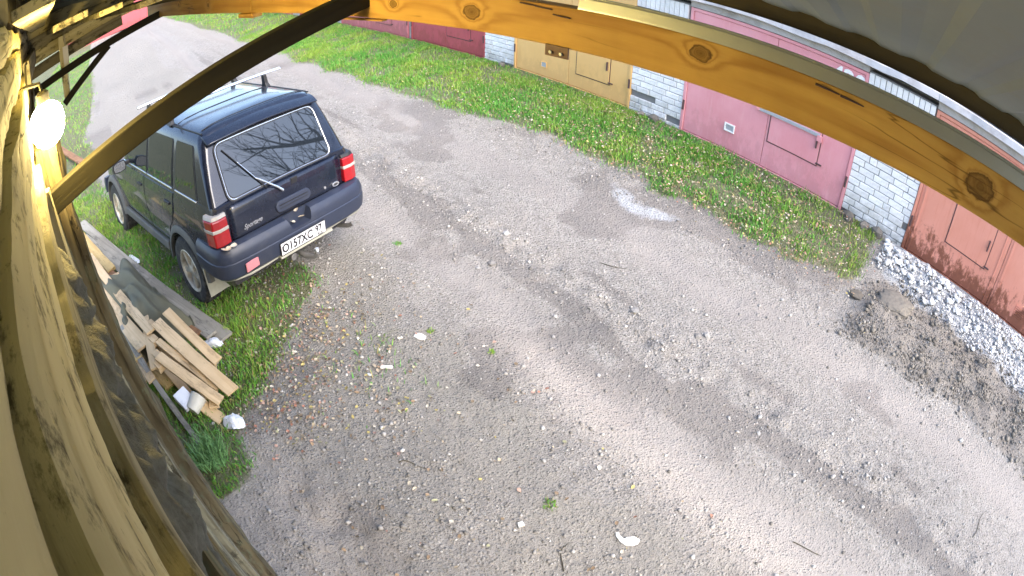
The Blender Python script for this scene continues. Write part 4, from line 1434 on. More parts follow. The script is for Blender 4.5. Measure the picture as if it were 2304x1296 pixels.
PL = [((-8.20, -1.065, .20), (-4.25, .43, .075), .15, .03, 'wood_silver', 'long grey weathered board lying nearest the car', 1.0),
      ((-7.60, -1.02, .22), (-4.32, .30, .12), .13, .028, 'wood_silver', 'grey board half under the olive cloth and next to the outer board', 1.0),
      ((-6.30, -0.72, .25), (-4.40, .17, .13), .11, .03, 'wood_reddish', 'brownish plank just inside the two grey boards', 1.0),
      ((-7.48, -1.08, .38), (-6.15, -.60, .25), .13, .045, 'wood_yellow', 'short yellow-brown beam at the far end of the pile', 1.0),
      ((-6.15, -0.99, .47), (-4.33, -.40, .33), .16, .028, 'wood_pale', 'broad pale plank leading from the shed to the pallet', 1.0),
      ((-5.70, -0.98, .38), (-4.28, -.50, .27), .10, .026, 'wood_yellow', 'narrow yellowish plank below the broad pale one', 1.0),
      ((-5.60, -1.02, .30), (-4.05, -.46, .20), .12, .026, 'wood_pale', 'pale plank at the bottom of the pile by the shed', 1.0),
      ((-4.75, -0.60, .37), (-3.20, -.235, .06), .055, .022, 'wood_silver', 'thin grey lath slanting down to the grass tuft', 1.0),
      ((-3.62, -0.10, .13), (-3.35, .035, .06), .11, .022, 'wood_pale', 'short pale board end beside the crumpled white paper', 1.0),
      ((-5.35, -0.80, .16), (-3.95, -.28, .10), .14, .026, 'wood_yellow', 'yellow plank lowest in the pile below the pallet', 1.0),
      ((-5.05, -0.62, .33), (-3.98, -.44, .22), .09, .024, 'wood_pale', 'pale lath between the pallet and the thin grey lath', 1.0),
      ((-5.9, -0.55, .31), (-5.0, -.62, .30), .12, .026, 'wood_pale', 'pale board end poking out behind the olive cloth', 1.0),
      ((-6.9, -0.95, .30), (-5.75, -.80, .34), .10, .03, 'wood_silver', 'grey board crossing behind the yellow-brown beam', 1.0),
      ((-6.3, -0.86, .50), (-4.42, -.28, .38), .10, .026, 'wood_pale', 'long pale plank on top beside the olive cloth', 1.0),
      ((-13.6, -1.85, .22), (-11.1, -1.02, .24), .16, .04, 'wood_reddish', 'brown plank lying in the far grass below the lamp', 1.0),
      ((-11.5, -1.75, .16), (-9.2, -1.45, .20), .20, .03, 'wood_silver', 'pale grey board lying in the grass past the pile', 1.0)]
for k, (a, b, w, t_, m, lab, tp) in enumerate(PL):
    o = plank('plank', a, b, w, t_, m, None, UP, 0.004, 10, 80 + k, tp, 0.003, -0.01)
    tag(o, lab, 'plank', 'planks heaped beside the shed')

# olive cloth thrown over the pile
plain('olive_cloth', (0.115, 0.112, 0.076), 0.95, 0, 0.15, 6, 0.12, (0.085, 0.083, 0.058))
C0 = np.array([-5.15, -0.40]); ux = np.array([0.93, 0.36]); vy = np.array([-0.36, 0.93])
P = []
for a in np.linspace(-1, 1, 56):
    row = []
    for b in np.linspace(-1, 1, 40):
        rim = 1 - 0.10 * math.sin(5 * a + 1) * abs(b) - 0.12 * math.sin(7 * b) * abs(a)
        p = C0 + ux * a * 0.72 * rim + vy * b * 0.36 * rim
        e = max(abs(a), abs(b))
        d = abs(b + 0.35 * a - 0.1)
        h = 0.30 + 0.13 * (1 - a * a * 0.7) * (1 - b * b * 0.8) - 0.09 * a
        q1 = float(fbm(np.array([a * 1.6 + 3]), np.array([b * 1.6 + 7]), 18, 2)[0]); fold = 0.045 * math.sin(7.5 * b + 2.5 * a + 9 * q1) * (0.4 + q1) + 0.030 * math.sin(5 * a - 11 * b + 14 * q1) + 0.11 * (float(fbm(np.array([a * 1.8]), np.array([b * 2.2]), 8, 2)[0]) - .5)
        h += fold * (0.6 + 0.4 * e)
        h -= 0.16 * max(0, e - 0.72) / 0.28 * (0.6 + 0.4 * math.sin(6 * a + 4 * b))
        row.append((p[0], p[1], h))
    P.append(row)
mb = MB(); mb.grid(P)
cl = mb.build('cloth', 'olive_cloth', None, smooth=True, angle=80, origin=(C0[0], C0[1], 0.2))
so = cl.modifiers.new('t', 'SOLIDIFY'); so.thickness = 0.006
ss = cl.modifiers.new('s', 'SUBSURF'); ss.levels = 1; ss.render_levels = 1
tag(cl, 'crumpled olive-grey cloth thrown over the plank pile', 'cloth')

plain('paper_white', (0.72, 0.74, 0.78), 0.7, 0, 0.12, 14, 0.3, (0.45, 0.47, 0.55))


def crumple(name, c, sx, sy, sz, rot, seed, mat, label, cat):
    """a crushed bag: an uneven, creased closed shape"""
    r = random.Random(seed)
    bm = bmesh.new(); bmesh.ops.create_icosphere(bm, subdivisions=3, radius=1)
    dirs = [Vector((r.uniform(-1, 1), r.uniform(-1, 1), r.uniform(-1, 1))).normalized() for _ in range(13)]
    for v in bm.verts:
        d = v.co.normalized()
        k = min(0.80 / max(0.55, d.dot(q)) for q in dirs if d.dot(q) > 0.3) if any(d.dot(q) > .3 for q in dirs) else 1.2
        k = min(k, 1.3) * (1 + 0.10 * math.sin(9 * d.x + 5 * d.y + seed) * math.sin(11 * d.z + seed))
        v.co = d * k
    me = bpy.data.meshes.new(name); bm.to_mesh(me); bm.free()
    me.transform(Matrix.Rotation(rot, 4, 'Z') @ Matrix.Diagonal((sx, sy, sz, 1)))
    o = put(name, me, mat)
    o.location = (c[0], c[1], tz(c[0], c[1]) + sz * 0.72 + c[2])
    return tag(o, label, cat)


crumple('paper_bag', (-3.26, 0.13, 0), 0.105, 0.075, 0.045, 0.5, 3, 'paper_white', 'crumpled bluish-white paper beside the grass tuft', 'paper bag')
crumple('plastic_bag', (-4.27, 0.29, 0), 0.11, 0.07, 0.05, 0.9, 5, 'paper_white', 'crumpled white bag by the end of the grey boards', 'plastic bag')
crumple('paper_scrap', (-6.50, -0.30, 0), 0.16, 0.06, 0.02, 0.3, 8, 'paper_white', 'flat white scrap in the grass beside the parked car', 'paper')
plain('tub_plastic', (0.55, 0.53, 0.46), 0.5, 0, 0.12, 12)
for k, (c, r0, h, tilt, lab) in enumerate([((-3.52, -.18), .075, .13, -1.3, 'tipped off-white plastic tub lying on its side by the short board end')]):
    mb = MB(); mb.lathe([(0, 0), (r0 * .8, 0), (r0, h), (r0 * 1.06, h), (r0 * 1.06, h + .01), (r0 * .95, h + .01), (r0 * .76, .006), (0, .006)], 24)
    o = mb.build('plastic_tub', 'tub_plastic', None, smooth=True, angle=40)
    o.matrix_basis = Matrix.Translation((c[0], c[1], tz(*c) + (0.07 if k == 0 else 0.02))) @ Matrix.Rotation(0.6, 4, 'Z') @ Matrix.Rotation(tilt, 4, 'X')
    tag(o, lab, 'tub', None)
mb = MB(); mb.box((0, 0, 0), (.17, .13, .05)); mb.box((0, 0, .03), (.18, .14, .012))
o = mb.build('plastic_container', 'paper_white', None, 0.012, 3)
o.matrix_basis = Matrix.Translation((-3.635, -.20, .17)) @ Matrix.Rotation(0.4, 4, 'Z') @ Matrix.Rotation(0.35, 4, 'Y')
tag(o, 'flat pale lidded plastic container lying between the tubs', 'container')

# ================================================================== plants
def leaf_tint(name, trans=0.25, rough=0.6):
    t = NT(name)
    a = t.add('ShaderNodeAttribute', attribute_name='tint')
    t.color(a.outputs['Color'])
    t.set(rough=rough, spec=0.25)
    return t.m


leaf_tint('grass_blade', rough=0.5)
leaf_tint('leaf_litter', rough=0.75)


def blades(name, X, Y, H, W, tint, mat='grass_blade', lean=0.6):
    n = len(X)
    Z = terrain(X, Y) - 0.004
    a = rng.uniform(0, 2 * np.pi, n)
    dx, dy = np.cos(a), np.sin(a)
    l = rng.uniform(0.15, lean, n) * H
    b = rng.uniform(0, 2 * np.pi, n)
    lx, ly = np.cos(b) * l, np.sin(b) * l
    V = np.zeros((n, 5, 3))
    V[:, 0] = np.stack([X - dx * W, Y - dy * W, Z], 1)
    V[:, 1] = np.stack([X + dx * W, Y + dy * W, Z], 1)
    V[:, 2] = np.stack([X - dx * W * .8 + lx * .35, Y - dy * W * .8 + ly * .35, Z + H * .6], 1)
    V[:, 3] = np.stack([X + dx * W * .8 + lx * .35, Y + dy * W * .8 + ly * .35, Z + H * .6], 1)
    V[:, 4] = np.stack([X + lx, Y + ly, Z + H * (1 - 0.25 * (l / H) ** 2)], 1)
    o = np.arange(n)[:, None] * 5
    F = np.concatenate([o + [0, 1, 3], o + [0, 3, 2], o + [2, 3, 4]], 0)
    T = np.repeat(tint[:, None, :], 5, 1)
    return np_mesh(name, V.reshape(-1, 3), F, mat, None, dict(tint=T.reshape(-1, 3)))


def scatter(n, x0, x1, y0, y1, dens):
    out = np.zeros((0, 2))
    while len(out) < n:
        p = np.stack([rng.uniform(x0, x1, n * 2), rng.uniform(y0, y1, n * 2)], 1)
        keep = rng.uniform(0, 1, len(p)) < dens(p[:, 0], p[:, 1])
        out = np.concatenate([out, p[keep]], 0)
    return out[:n]


def clumps(x, y, s=1.0):
    return sstep(0.30, 0.66, fbm(x * 3.2 * s, y * 3.2 * s, 51, 4))


def grass_tint(x, y, n):
    k = fbm(x * 1.3, y * 1.3, 77, 3)[:, None] + rng.uniform(-.22, .22, (n, 1))
    k = np.clip((k - 0.3) / 0.45, 0, 1)
    g = np.array([0.085, 0.275, 0.040]) * (1 - k) + np.array([0.235, 0.360, 0.050]) * k
    dry = rng.uniform(0, 1, (n, 1)) < 0.10
    g = np.where(dry, np.array([0.33, 0.28, 0.12]), g)
    return g * rng.uniform(0.75, 1.25, (n, 1))


in_car = lambda x, y: (np.abs((x + 6.55) * 0.966 + (y - 0.80) * -0.258 * 0) < 0)
gd1 = lambda x, y: grass_mask(x, y) * (0.15 + 0.85 * clumps(x, y)) * (y < 7.30) * (0.5 + 0.5 * sstep(0.0, 0.6, y - verge_edge(x)))
near_w = lambda x: np.clip(1.25 / (1 + np.abs(x + 6) / 9.0), 0.15, 1) * (1 - 0.5 * sstep(-4.5, -1.5, x))
P1 = scatter(85000, -20, -0.5, 4.5, 7.32, lambda x, y: gd1(x, y) * near_w(x))
P1b = scatter(9000, -45, -20, 4.3, 7.32, gd1)
P2 = scatter(36000, -9.5, -2.6, -1.6, 1.7, lambda x, y: grass_mask(x, y) * (0.12 + 0.88 * clumps(x, y, 1.4)) * (y < 6) * (1 - 0.55 * sstep(0.5, 1.3, y)))
P3 = scatter(14000, -40, -9.5, -4.5, 0.5, lambda x, y: grass_mask(x, y) * (0.2 + 0.8 * clumps(x, y)))
PG = np.concatenate([P1, P1b, P2, P3])
n = len(PG)
hh = rng.uniform(0.5, 1.3, n) * np.concatenate([np.full(len(P1), .072), np.full(len(P1b), .10), np.full(len(P2), .060), np.full(len(P3), .075)]) * (0.55 + 0.9 * fbm(PG[:, 0] * 1.9, PG[:, 1] * 1.9, 88, 3))
ww = np.concatenate([np.full(len(P1), .0050), np.full(len(P1b), .011), np.full(len(P2), .0042), np.full(len(P3), .008)]) * rng.uniform(.7, 1.3, n)
go = blades('grass', PG[:, 0], PG[:, 1], hh, ww, grass_tint(PG[:, 0], PG[:, 1], n), lean=0.9)
tag(go, 'short green grass along the garages and around the car', 'grass', kind='stuff')
# taller tufts one can tell apart
for k, (x, y, r, h, m, lab) in enumerate([(-3.02, -0.20, .14, .24, 420, 'tall bluish-green grass tuft at the foot of the shed wall'), (-4.35, 0.55, .10, .12, 160, 'green grass tuft by the rear left tyre of the car'),
                                         (-2.75, 2.265, .03, .035, 40, 'tiny green sprout alone on the bare yard'), (-3.25, 2.02, .03, .03, 40, 'small sprout near the pale flat scrap'), (-1.35, 1.60, .05, .035, 60, 'withered sprout among reddish leaves in the yard'),
                                         (-4.62, 2.55, .05, .03, 60, 'low weed at the road edge behind the car')]):
    a = rng.uniform(0, 2 * np.pi, m); d = r * np.sqrt(rng.uniform(0, 1, m))
    X, Y = x + d * np.cos(a), y + d * np.sin(a)
    tint = np.array([0.17, 0.33, 0.13]) * rng.uniform(.6, 1.5, (m, 1)) if k == 0 else grass_tint(X, Y, m)
    o = blades('grass_tuft', X, Y, h * rng.uniform(.5, 1.15, m), np.full(m, .0040), tint, lean=0.8)
    tag(o, lab, 'grass tuft')

LEAFC = np.array([[0.44, 0.36, 0.25], [0.48, 0.40, 0.30], [0.32, 0.23, 0.15], [0.44, 0.29, 0.23], [0.38, 0.19, 0.13], [0.52, 0.47, 0.38], [0.44, 0.36, 0.14], [0.24, 0.17, 0.11], [0.34, 0.33, 0.20], [0.20, 0.15, 0.10]])


def leaf_shape(L, W, curl):
    """10 points, 8 faces: two rows about a folded midrib"""
    t_ = np.array([0, .25, .55, .8, 1.0])
    w = np.array([.04, .42, .5, .32, .02]) * W
    z = curl * np.array([.3, -.1, 0, .25, .7]) * L
    mid = np.stack([t_ * L - L / 2, 0 * t_, z * .4], 1)
    l = np.stack([t_ * L - L / 2, w, z * .5 + w * .45], 1)
    r = np.stack([t_ * L - L / 2, -w, z * .5 + w * .30], 1)
    V = np.concatenate([l, mid, r], 0)
    F = []
    for k in range(4):
        F += [(k, k + 1, 6 + k, 5 + k), (5 + k, 6 + k, 11 + k, 10 + k)]
    return V, np.array(F)


def leaves_mesh(name, X, Y, S, lift):
    n = len(X)
    Vs, Fs = [], []
    base = [leaf_shape(1, rng.uniform(.5, .9), rng.uniform(-.2, .35)) for _ in range(12)]
    Z = terrain(X, Y) + lift
    T = np.zeros((n, 15, 3))
    V = np.zeros((n, 15, 3))
    for i in range(n):
        b = base[rng.integers(12)][0] * S[i]
        a = rng.uniform(0, 2 * np.pi); tl = rng.uniform(-.45, .45); rl = rng.uniform(-.45, .45)
        ca, sa = math.cos(a), math.sin(a)
        x, y, z = b[:, 0], b[:, 1], b[:, 2] + b[:, 0] * tl + b[:, 1] * rl
        V[i] = np.stack([X[i] + x * ca - y * sa, Y[i] + x * sa + y * ca, Z[i] + z - z.min() * 0.8], 1)
    c = LEAFC[rng.integers(0, len(LEAFC), n)] * rng.uniform(.6, 1.05, (n, 1))
    T[:] = c[:, None, :]
    F0 = base[0][1]
    F = (np.arange(n)[:, None, None] * 15 + F0[None]).reshape(-1, 4)
    return np_mesh(name, V.reshape(-1, 3), F, 'leaf_litter', None, dict(tint=T.reshape(-1, 3)))


def leaf_dens(x, y):
    d = 1.6 * np.exp(-(((x + 3.75) / .75) ** 2 + ((y - .95) / .55) ** 2)) + .8 * np.exp(-(((x + 3.2) / .35) ** 2 + ((y - .6) / .4) ** 2))
    d = d + 0.42 * sstep(5.3, 5.7, y) * (1 - sstep(-1.0, -.5, x)) * sstep(-9, -4.0, x) + 0.10 * sstep(5.3, 5.7, y) * (x < -1) + 0.02 * (y < 2.4)
    return np.clip(d * (0.25 + 0.75 * clumps(x, y, 1.7)), 0, 1)


LP = scatter(6000, -10, 2.5, -0.2, 7.2, leaf_dens)
lo = leaves_mesh('fallen_leaves', LP[:, 0], LP[:, 1], rng.uniform(.011, .036, len(LP)), 0.012 + 0.055 * (LP[:, 1] > 5.4))
tag(lo, 'pale and reddish fallen leaves littering the verge and yard', 'leaves', kind='stuff')
# ones that lie apart on the bare earth
LI = scatter(70, -4.2, 1.5, 0.35, 2.6, lambda x, y: 0.15 + np.exp(-(((x + 3.0) / 1.0) ** 2 + ((y - .9) / .7) ** 2)))
for k in range(len(LI)):
    V_, F_ = leaf_shape(rng.uniform(.025, .05), rng.uniform(.018, .035), rng.uniform(-.1, .3))
    me = bpy.data.meshes.new('fallen_leaf'); me.from_pydata(V_.tolist(), [], F_.tolist())
    at = me.attributes.new('tint', 'FLOAT_COLOR', 'POINT')
    c = LEAFC[rng.integers(0, len(LEAFC))] * rng.uniform(.8, 1.25)
    at.data.foreach_set('color', np.tile(np.append(c, 1), 15).astype(np.float32))
    o = put('fallen_leaf', me, 'leaf_litter')
    o.location = (LI[k, 0], LI[k, 1], tz(*LI[k]) + 0.008); o.rotation_euler = (rng.uniform(-.3, .3), rng.uniform(-.3, .3), rng.uniform(0, 6.28))
    tag(o, 'single dry leaf on the bare yard ' + ('near the car' if LI[k, 0] < -3.4 else 'before the grass tuft' if LI[k, 1] < .9 else 'below the near wheel track' if LI[k, 0] > -1.2 else 'in the middle of it'), 'leaf', 'single leaves on the yard')

# ================================================================== stones, rubble, clods
def rock_base(sub, k):
    r = np.random.default_rng(k)
    bm = bmesh.new(); bmesh.ops.create_icosphere(bm, subdivisions=sub, radius=1)
    V = np.array([v.co[:] for v in bm.verts]); F = np.array([[v.index for v in f.verts] for f in bm.faces]); bm.free()
    pl = r.normal(size=(9, 3)); pl /= np.linalg.norm(pl, axis=1)[:, None]
    h = r.uniform(.62, .95, 9)
    for q, hh_ in zip(pl, h):
        d = V @ q
        V = V - np.outer(np.maximum(d - hh_, 0), q)
    V = V * r.uniform(.7, 1.1, 3)
    V[:, 2] *= .75
    return V, F


ROCK = [rock_base(1, k) for k in range(10)]


def rock_mat(name, c0, c1, spot):
    t = NT(name)
    v = t.coords('Object')
    a = t.add('ShaderNodeAttribute', attribute_name='shade')
    c = t.mix(a.outputs['Fac'], c0, c1)
    c = t.mix(t.math('MULTIPLY', t.ramp(t.noise(v, 30, 6, 0.7), [(0.45, 0.0), (0.7, 1.0)]), 0.45), c, spot)
    t.color(c); t.set(rough=0.9, spec=0.25); t.bump(t.noise(v, 70, 5, 0.6), 0.4, 0.006)
    return t.m


rock_mat('stone', (0.20, 0.19, 0.18), (0.38, 0.37, 0.355), (0.20, 0.19, 0.175))
rock_mat('gravel_stone', (0.13, 0.12, 0.105), (0.47, 0.45, 0.425), (0.16, 0.145, 0.13))
rock_mat('white_rubble', (0.36, 0.355, 0.345), (0.80, 0.80, 0.79), (0.40, 0.38, 0.35))
rock_mat('soil_clod', (0.095, 0.085, 0.072), (0.24, 0.22, 0.19), (0.09, 0.075, 0.06))
rock_mat('slab_rock', (0.125, 0.112, 0.095), (0.20, 0.18, 0.155), (0.07, 0.06, 0.05))


def rocks_mesh(name, X, Y, S, mat, sink=0.35, lift=0.0):
    n = len(X)
    Z = terrain(X, Y) + lift
    Vs, Fs, Sh = [], [], []
    o = 0
    for i in range(n):
        V, F = ROCK[rng.integers(10)]
        a = rng.uniform(0, 2 * np.pi); ca, sa = math.cos(a), math.sin(a)
        v = V * S[i]
        Vs.append(np.stack([X[i] + v[:, 0] * ca - v[:, 1] * sa, Y[i] + v[:, 0] * sa + v[:, 1] * ca, Z[i] + v[:, 2] + S[i] * (.6 - sink)], 1))
        Fs.append(F + o); o += len(V)
        Sh.append(np.full(len(V), rng.uniform(0, 1)))
    return np_mesh(name, np.concatenate(Vs), np.concatenate(Fs), mat, dict(shade=np.concatenate(Sh)))


_rm = {}


def rock_obj(name, x, y, s, mat, label, cat, group, flat=1.0, lift=0.0):
    k = int(rng.integers(8)); sh = int(rng.integers(5))
    key = (mat, k, sh)
    if key not in _rm:
        V, F = ROCK[k]
        me = bpy.data.meshes.new(name); me.from_pydata(V.tolist(), [], F.tolist()); me.update()
        at = me.attributes.new('shade', 'FLOAT', 'POINT'); at.data.foreach_set('value', np.full(len(V), sh / 4.0, np.float32))
        me.materials.append(MATS[mat])
        _rm[key] = me
    o = bpy.data.objects.new(name, _rm[key]); COL.objects.link(o)
    o.location = (x, y, tz(x, y) + s * .28 * flat + lift)
    o.scale = (s * rng.uniform(.85, 1.3), s, s * flat)
    o.rotation_euler = (0, 0, rng.uniform(0, 6.28))
    return tag(o, label, cat, group)


def grav(x, y):
    tr = track_mask(x, y)
    return np.clip((0.04 + 0.10 * clumps(x, y, .35) + 0.9 * ridge_mask(x, y) * clumps(x, y, .8) + 0.35 * (y < 2.3) * clumps(x, y, .7) + 0.55 * np.exp(-((y - 5.25) / .25) ** 2) * clumps(x, y)) * (1 - .9 * tr) + .02, 0, 1)


GP = scatter(21000, -11, 3.0, -0.1, 6.0, grav)
o = rocks_mesh('gravel', GP[:, 0], GP[:, 1], rng.uniform(.004, .012, len(GP)) * (1 + 1.0 * (rng.uniform(0, 1, len(GP)) < .12)), 'gravel_stone')
tag(o, 'fine grey gravel strewn over the lane and yard', 'gravel', kind='stuff')
RP = scatter(90, -7, 2.6, 0.3, 5.4, lambda x, y: 0.35 + 0.6 * ridge_mask(x, y))
for x, y in RP:
    zone = ('near the garage verge', 'in the far wheel track', 'on the ridge between the wheel tracks', 'in the near wheel track', 'on the bare yard')[int(np.searchsorted([-5.1, -4.0, -3.1, -2.4], -y))]
    side = 'behind the car' if x < -3.3 else ('before the pink gates' if x < -0.6 else 'before the rubble')
    sz = float(rng.uniform(.014, .030))
    rock_obj('stone', float(x), float(y), sz, 'stone', '%s stone %s %s' % ('small' if sz > .022 else 'tiny', zone, side), 'stone', 'loose stones on the lane', 0.8)
for x, y, s, lab in [(-1.666, 3.815, .055, 'fist-sized pale stone on the ridge between the wheel tracks'), (-1.72, 3.74, .045, 'rounded stone touching the fist-sized one on the ridge'), (-2.32, 3.56, .05, 'oblong pale stone at the edge of the near wheel track'),
                     (-3.70, 3.05, .045, 'pair-like pale stone in the near wheel track'), (-3.957, 3.458, .05, 'long pale stone on the lane ridge behind the car'), (1.3, 4.75, .05, 'dark stone at the foot of the soil bank')]:
    rock_obj('stone', x, y, s, 'stone', lab, 'stone', None, 0.75)
# flat pale scraps on the yard
plain('scrap_white', (0.66, 0.66, 0.64), 0.7, 0, 0.15, 22, 0.2, (0.42, 0.40, 0.37))


def scrap(c, pts, label, rot=0.0, h=0.008):
    mb = MB(); mb.loft([[(x, y, 0) for x, y in pts], [(x * .94, y * .94, h) for x, y in pts]])
    o = mb.build('scrap', 'scrap_white', None, 0.002)
    o.location = (c[0], c[1], tz(*c) + 0.004); o.rotation_euler = (0.03, -0.04, rot)
    return tag(o, label, 'scrap')


scrap((-0.795, 1.763), [(.075, -.02), (.09, .012), (.05, .038), (.0, .03), (-.02, .016), (-.055, .045), (-.06, .07), (-.085, .065), (-.075, .03), (-.045, -.01), (-.01, -.035), (.04, -.038)], 'white bone-shaped scrap near the lower edge of the yard', 0.7, 0.012)
scrap((-3.242, 1.906), [(.06, -.02), (.05, .025), (-.01, .04), (-.06, .02), (-.05, -.025), (.01, -.035)], 'flat pale chip on the yard behind the car', 0.4)
scrap((-3.101, 1.483), [(.05, -.014), (.05, .014), (-.05, .014), (-.05, -.014)], 'short white stick-like scrap in the middle of the yard', 0.9, 0.014)
scrap((-3.12, 1.33), [(.022, -.012), (.022, .012), (-.022, .012), (-.022, -.012)], 'little square white scrap beside the stick-like one', 0.5, 0.006)
scrap((-1.35, 1.35), [(.02, -.02), (.025, .015), (-.01, .025), (-.025, -.01)], 'small pale chip low in the yard', 1.5, 0.01)

# the white rubble heap before the rusty gates
def rub(x, y):
    e = 6.55 - 0.16 * (x + .6)
    return sstep(e - .12, e + .15, y + .25 * (fbm(x * 3, y * 3, 66, 3) - .5)) * (y < 7.22) * sstep(-.85, -.6, x)


BP = scatter(2600, -.8, 3.0, 5.8, 7.24, rub)
o = rocks_mesh('rubble', BP[:, 0], BP[:, 1], rng.uniform(.007, .024, len(BP)) * (1 + 1.2 * (rng.uniform(0, 1, len(BP)) < .06)), 'white_rubble', 0.3, 0.02)
tag(o, 'spread of crushed white rubble along the rusty gates', 'rubble', kind='stuff')
CP = scatter(110, -.8, 2.8, 6.0, 7.2, lambda x, y: rub(x, y) * np.exp(-((x + .3) / 1.0) ** 2))
for x, y in CP:
    sz = float(rng.uniform(.030, .068))
    lab = '%s white rubble chunk %s %s' % ('large' if sz > .055 else 'middling' if sz > .042 else 'smaller', 'close to the rusty gates' if y > 6.9 else 'at the soil edge of the heap' if y < 6.55 else 'amid the heap',
                                          'below the brick pillar' if x < -.35 else 'before the wicket door' if x > .15 else 'near the gate corner')
    rock_obj('rubble_chunk', float(x), float(y), sz, 'white_rubble', lab, 'rubble', 'chunks of the white rubble heap', 0.85, 0.03)
KP = scatter(5200, -1.3, 3.0, 4.7, 6.9, lambda x, y: soil_mask(x, y) * (y > 4) * (1 - .9 * rub(x, y)) * (.1 + .9 * clumps(x, y, .9)))
o = rocks_mesh('soil_clods', KP[:, 0], KP[:, 1], rng.uniform(.005, .017, len(KP)) * (1 + 1.5 * (rng.uniform(0, 1, len(KP)) < .07)), 'soil_clod', 0.3)
tag(o, 'dark crumbly clods of dug soil beside the rubble', 'soil', kind='stuff')
# broken foundation lumps under the brick pillars
for k, (x, y, s) in enumerate([(-1.45, 7.22, .13), (-1.18, 7.24, .11), (-0.95, 7.23, .14), (-5.2, 7.27, .10), (-4.95, 7.26, .12), (-8.6, 7.27, .09)]):
    rock_obj('foundation_lump', x, y, s, 'slab_rock', ['broken footing lump at the grass end of the pillar past the pink gates', 'middle footing lump under the pillar past the pink gates', 'footing lump next to the white rubble',
                                                       'left footing lump under the pillar between ochre and pink', 'larger footing lump under the pillar between ochre and pink', 'small footing lump by the wine-red gates'][k], 'stone', None, 1.0)
# the big layered slab of rock
bm = bmesh.new(); bmesh.ops.create_icosphere(bm, subdivisions=5, radius=1)
for v in bm.verts:
    d = v.co.copy()
    f = float(fbm(np.array([d.x * 2.2 + 5]), np.array([d.y * 2.2 + d.z]), 15, 4)[0])
    lay = 0.030 * math.sin(11 * (d.y * .7 + d.z + 1.6 * f) + 3 * d.x) + 0.10 * (float(fbm(np.array([d.x * 6 + 2]), np.array([d.y * 6 + d.z * 3]), 19, 3)[0]) - .5)
    k = 0.80 + 0.42 * f + lay
    v.co = Vector((d.x * .27 * k, d.y * .20 * k, max(d.z, -.4) * .075 * k))
me = bpy.data.meshes.new('rock_slab'); bm.to_mesh(me); bm.free()
at = me.attributes.new('shade', 'FLOAT', 'POINT'); at.data.foreach_set('value', np.full(len(me.vertices), .55, np.float32))
o = put('rock_slab', me, 'slab_rock', smooth=True, angle=60); o.location = (-0.23, 5.93, tz(-0.23, 5.93) + .05); o.rotation_euler = (.12, -.1, .5)
tag(o, 'large layered grey-brown slab lying on the soil by the rubble', 'rock')
rock_obj('rock_slab', -0.72, 5.72, .12, 'slab_rock', 'smaller flat rock on the grass side of the large slab', 'rock', None, 0.5)
# twigs
for k, (x, y, L, a) in enumerate([(-2.9, 3.95, .30, .5), (1.9, 3.9, .42, 1.3), (-1.0, 1.4, .22, 2.2), (-2.2, 1.1, .18, .8), (0.3, 2.6, .25, .2)]):
    pts = [(x + L * (t_ - .5) * math.cos(a) + .03 * math.sin(5 * t_ + k), y + L * (t_ - .5) * math.sin(a), 0) for t_ in np.linspace(0, 1, 7)]
    pts = [(px_, py_, tz(px_, py_) + .006) for px_, py_, _ in pts]
    mb = MB(); mb.tube(pts, [.004, .004, .0035, .003, .003, .0025, .0015], 6); o = mb.build('twig', 'wood_dark', None, smooth=True, origin=pts[3])
    tag(o, ['thin bent twig on the far wheel track', 'long thin twig near the right edge of the lane', 'twig low in the yard', 'short twig near the leaf litter', 'twig on the near edge of the wheel track'][k], 'twig')
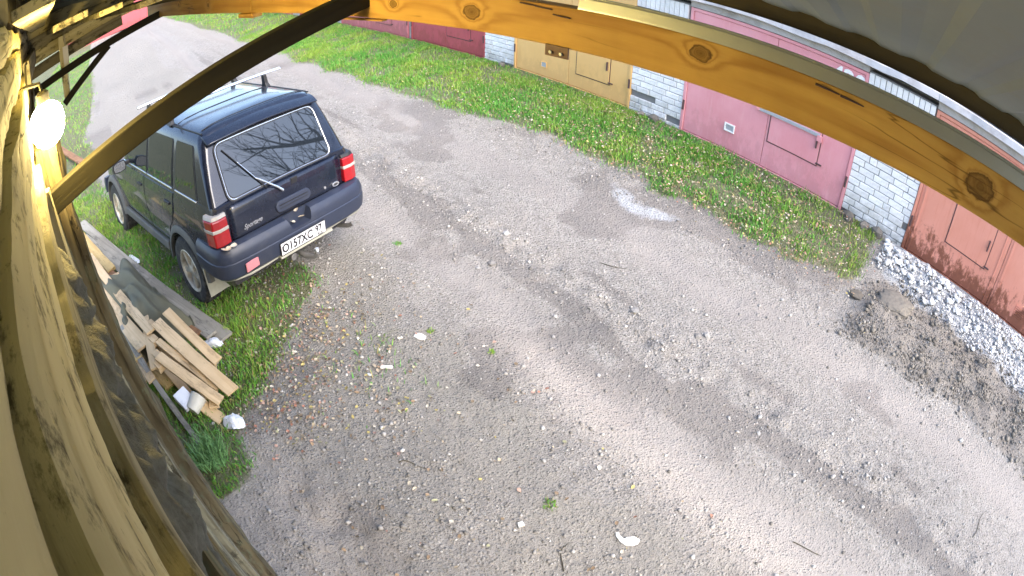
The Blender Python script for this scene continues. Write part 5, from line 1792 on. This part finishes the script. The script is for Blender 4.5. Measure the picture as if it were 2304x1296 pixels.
# yellow leaf-like bits lying on the bumper
for k, (x, y, z) in enumerate([(-.89, .03, .79), (-.90, -.07, .80), (-.90, -.02, .885), (-.92, .70, .885), (-.92, .76, .885), (-.90, .80, .885)]):
    V_, F_ = leaf_shape(.07, .05, .3)
    me = bpy.data.meshes.new('fallen_leaf'); me.from_pydata(V_.tolist(), [], F_.tolist())
    at = me.attributes.new('tint', 'FLOAT_COLOR', 'POINT'); at.data.foreach_set('color', np.tile(np.append(LEAFC[[5, 0, 1][k % 3]] * 1.15, 1), 15).astype(np.float32))
    o = put('fallen_leaf', me, 'leaf_litter')
    o.matrix_basis = CAR.matrix_basis @ Matrix.Translation((x, y, z)) @ Matrix.Rotation(k * 1.3, 4, 'Z') @ Matrix.Rotation(.25, 4, 'X')
    tag(o, 'pale leaf lying on the rear bumper of the car', 'leaf', 'leaves on the bumper')

# ================================================================== bare tree behind the garages (seen in the car's rear window)
plain('bark', (0.055, 0.048, 0.042), 0.95, 0, 0.3, 10, 0.6)
tree = empty('bare_tree', (4.6, 17.3, 0.1))
tag(tree, 'bare tree behind the garages mirrored in the rear window', 'tree')
rt = random.Random(4)
trunk = MB(); trunk.tube([(4.6, 17.3, 0), (4.7, 17.2, 3.0), (4.5, 17.1, 6.5), (4.4, 17.2, 9.0)], [.38, .32, .25, .14], 10); trunk.build('trunk', 'bark', tree, smooth=True)
crown = MB()


def limb(p, d, L, r, lev):
    n_ = 4
    pts, rad = [p], [r]
    q_ = Vector(p)
    for k in range(n_):
        d = (d + Vector((rt.uniform(-.22, .22), rt.uniform(-.22, .22), rt.uniform(-.10, .20)))).normalized()
        q_ = q_ + d * L / n_
        pts.append(q_.copy()); rad.append(max(r * (1 - .7 * (k + 1) / n_), .008))
    crown.tube(pts, rad, 5 if lev < 2 else 4, False)
    if lev < 4:
        for _ in range(4 if lev < 3 else 3):
            k = rt.randint(1, n_)
            nd = (d + Vector((rt.uniform(-1, 1), rt.uniform(-1, 1), rt.uniform(-.4, .7))) * .95).normalized()
            limb(pts[k], nd, L * rt.uniform(.5, .72), rad[k] * .7, lev + 1)


for k in range(11):
    a = k * 2.4 + rt.uniform(-.3, .3)
    limb(Vector((4.55, 17.15, 3.8 + .5 * k)), Vector((math.cos(a), math.sin(a), .6)).normalized(), rt.uniform(3.6, 5.4), .13, 1)
crown.build('crown', 'bark', tree, smooth=True, fix=False)

for o in bpy.data.objects:
    if '_w' in o:
        del o['_w']
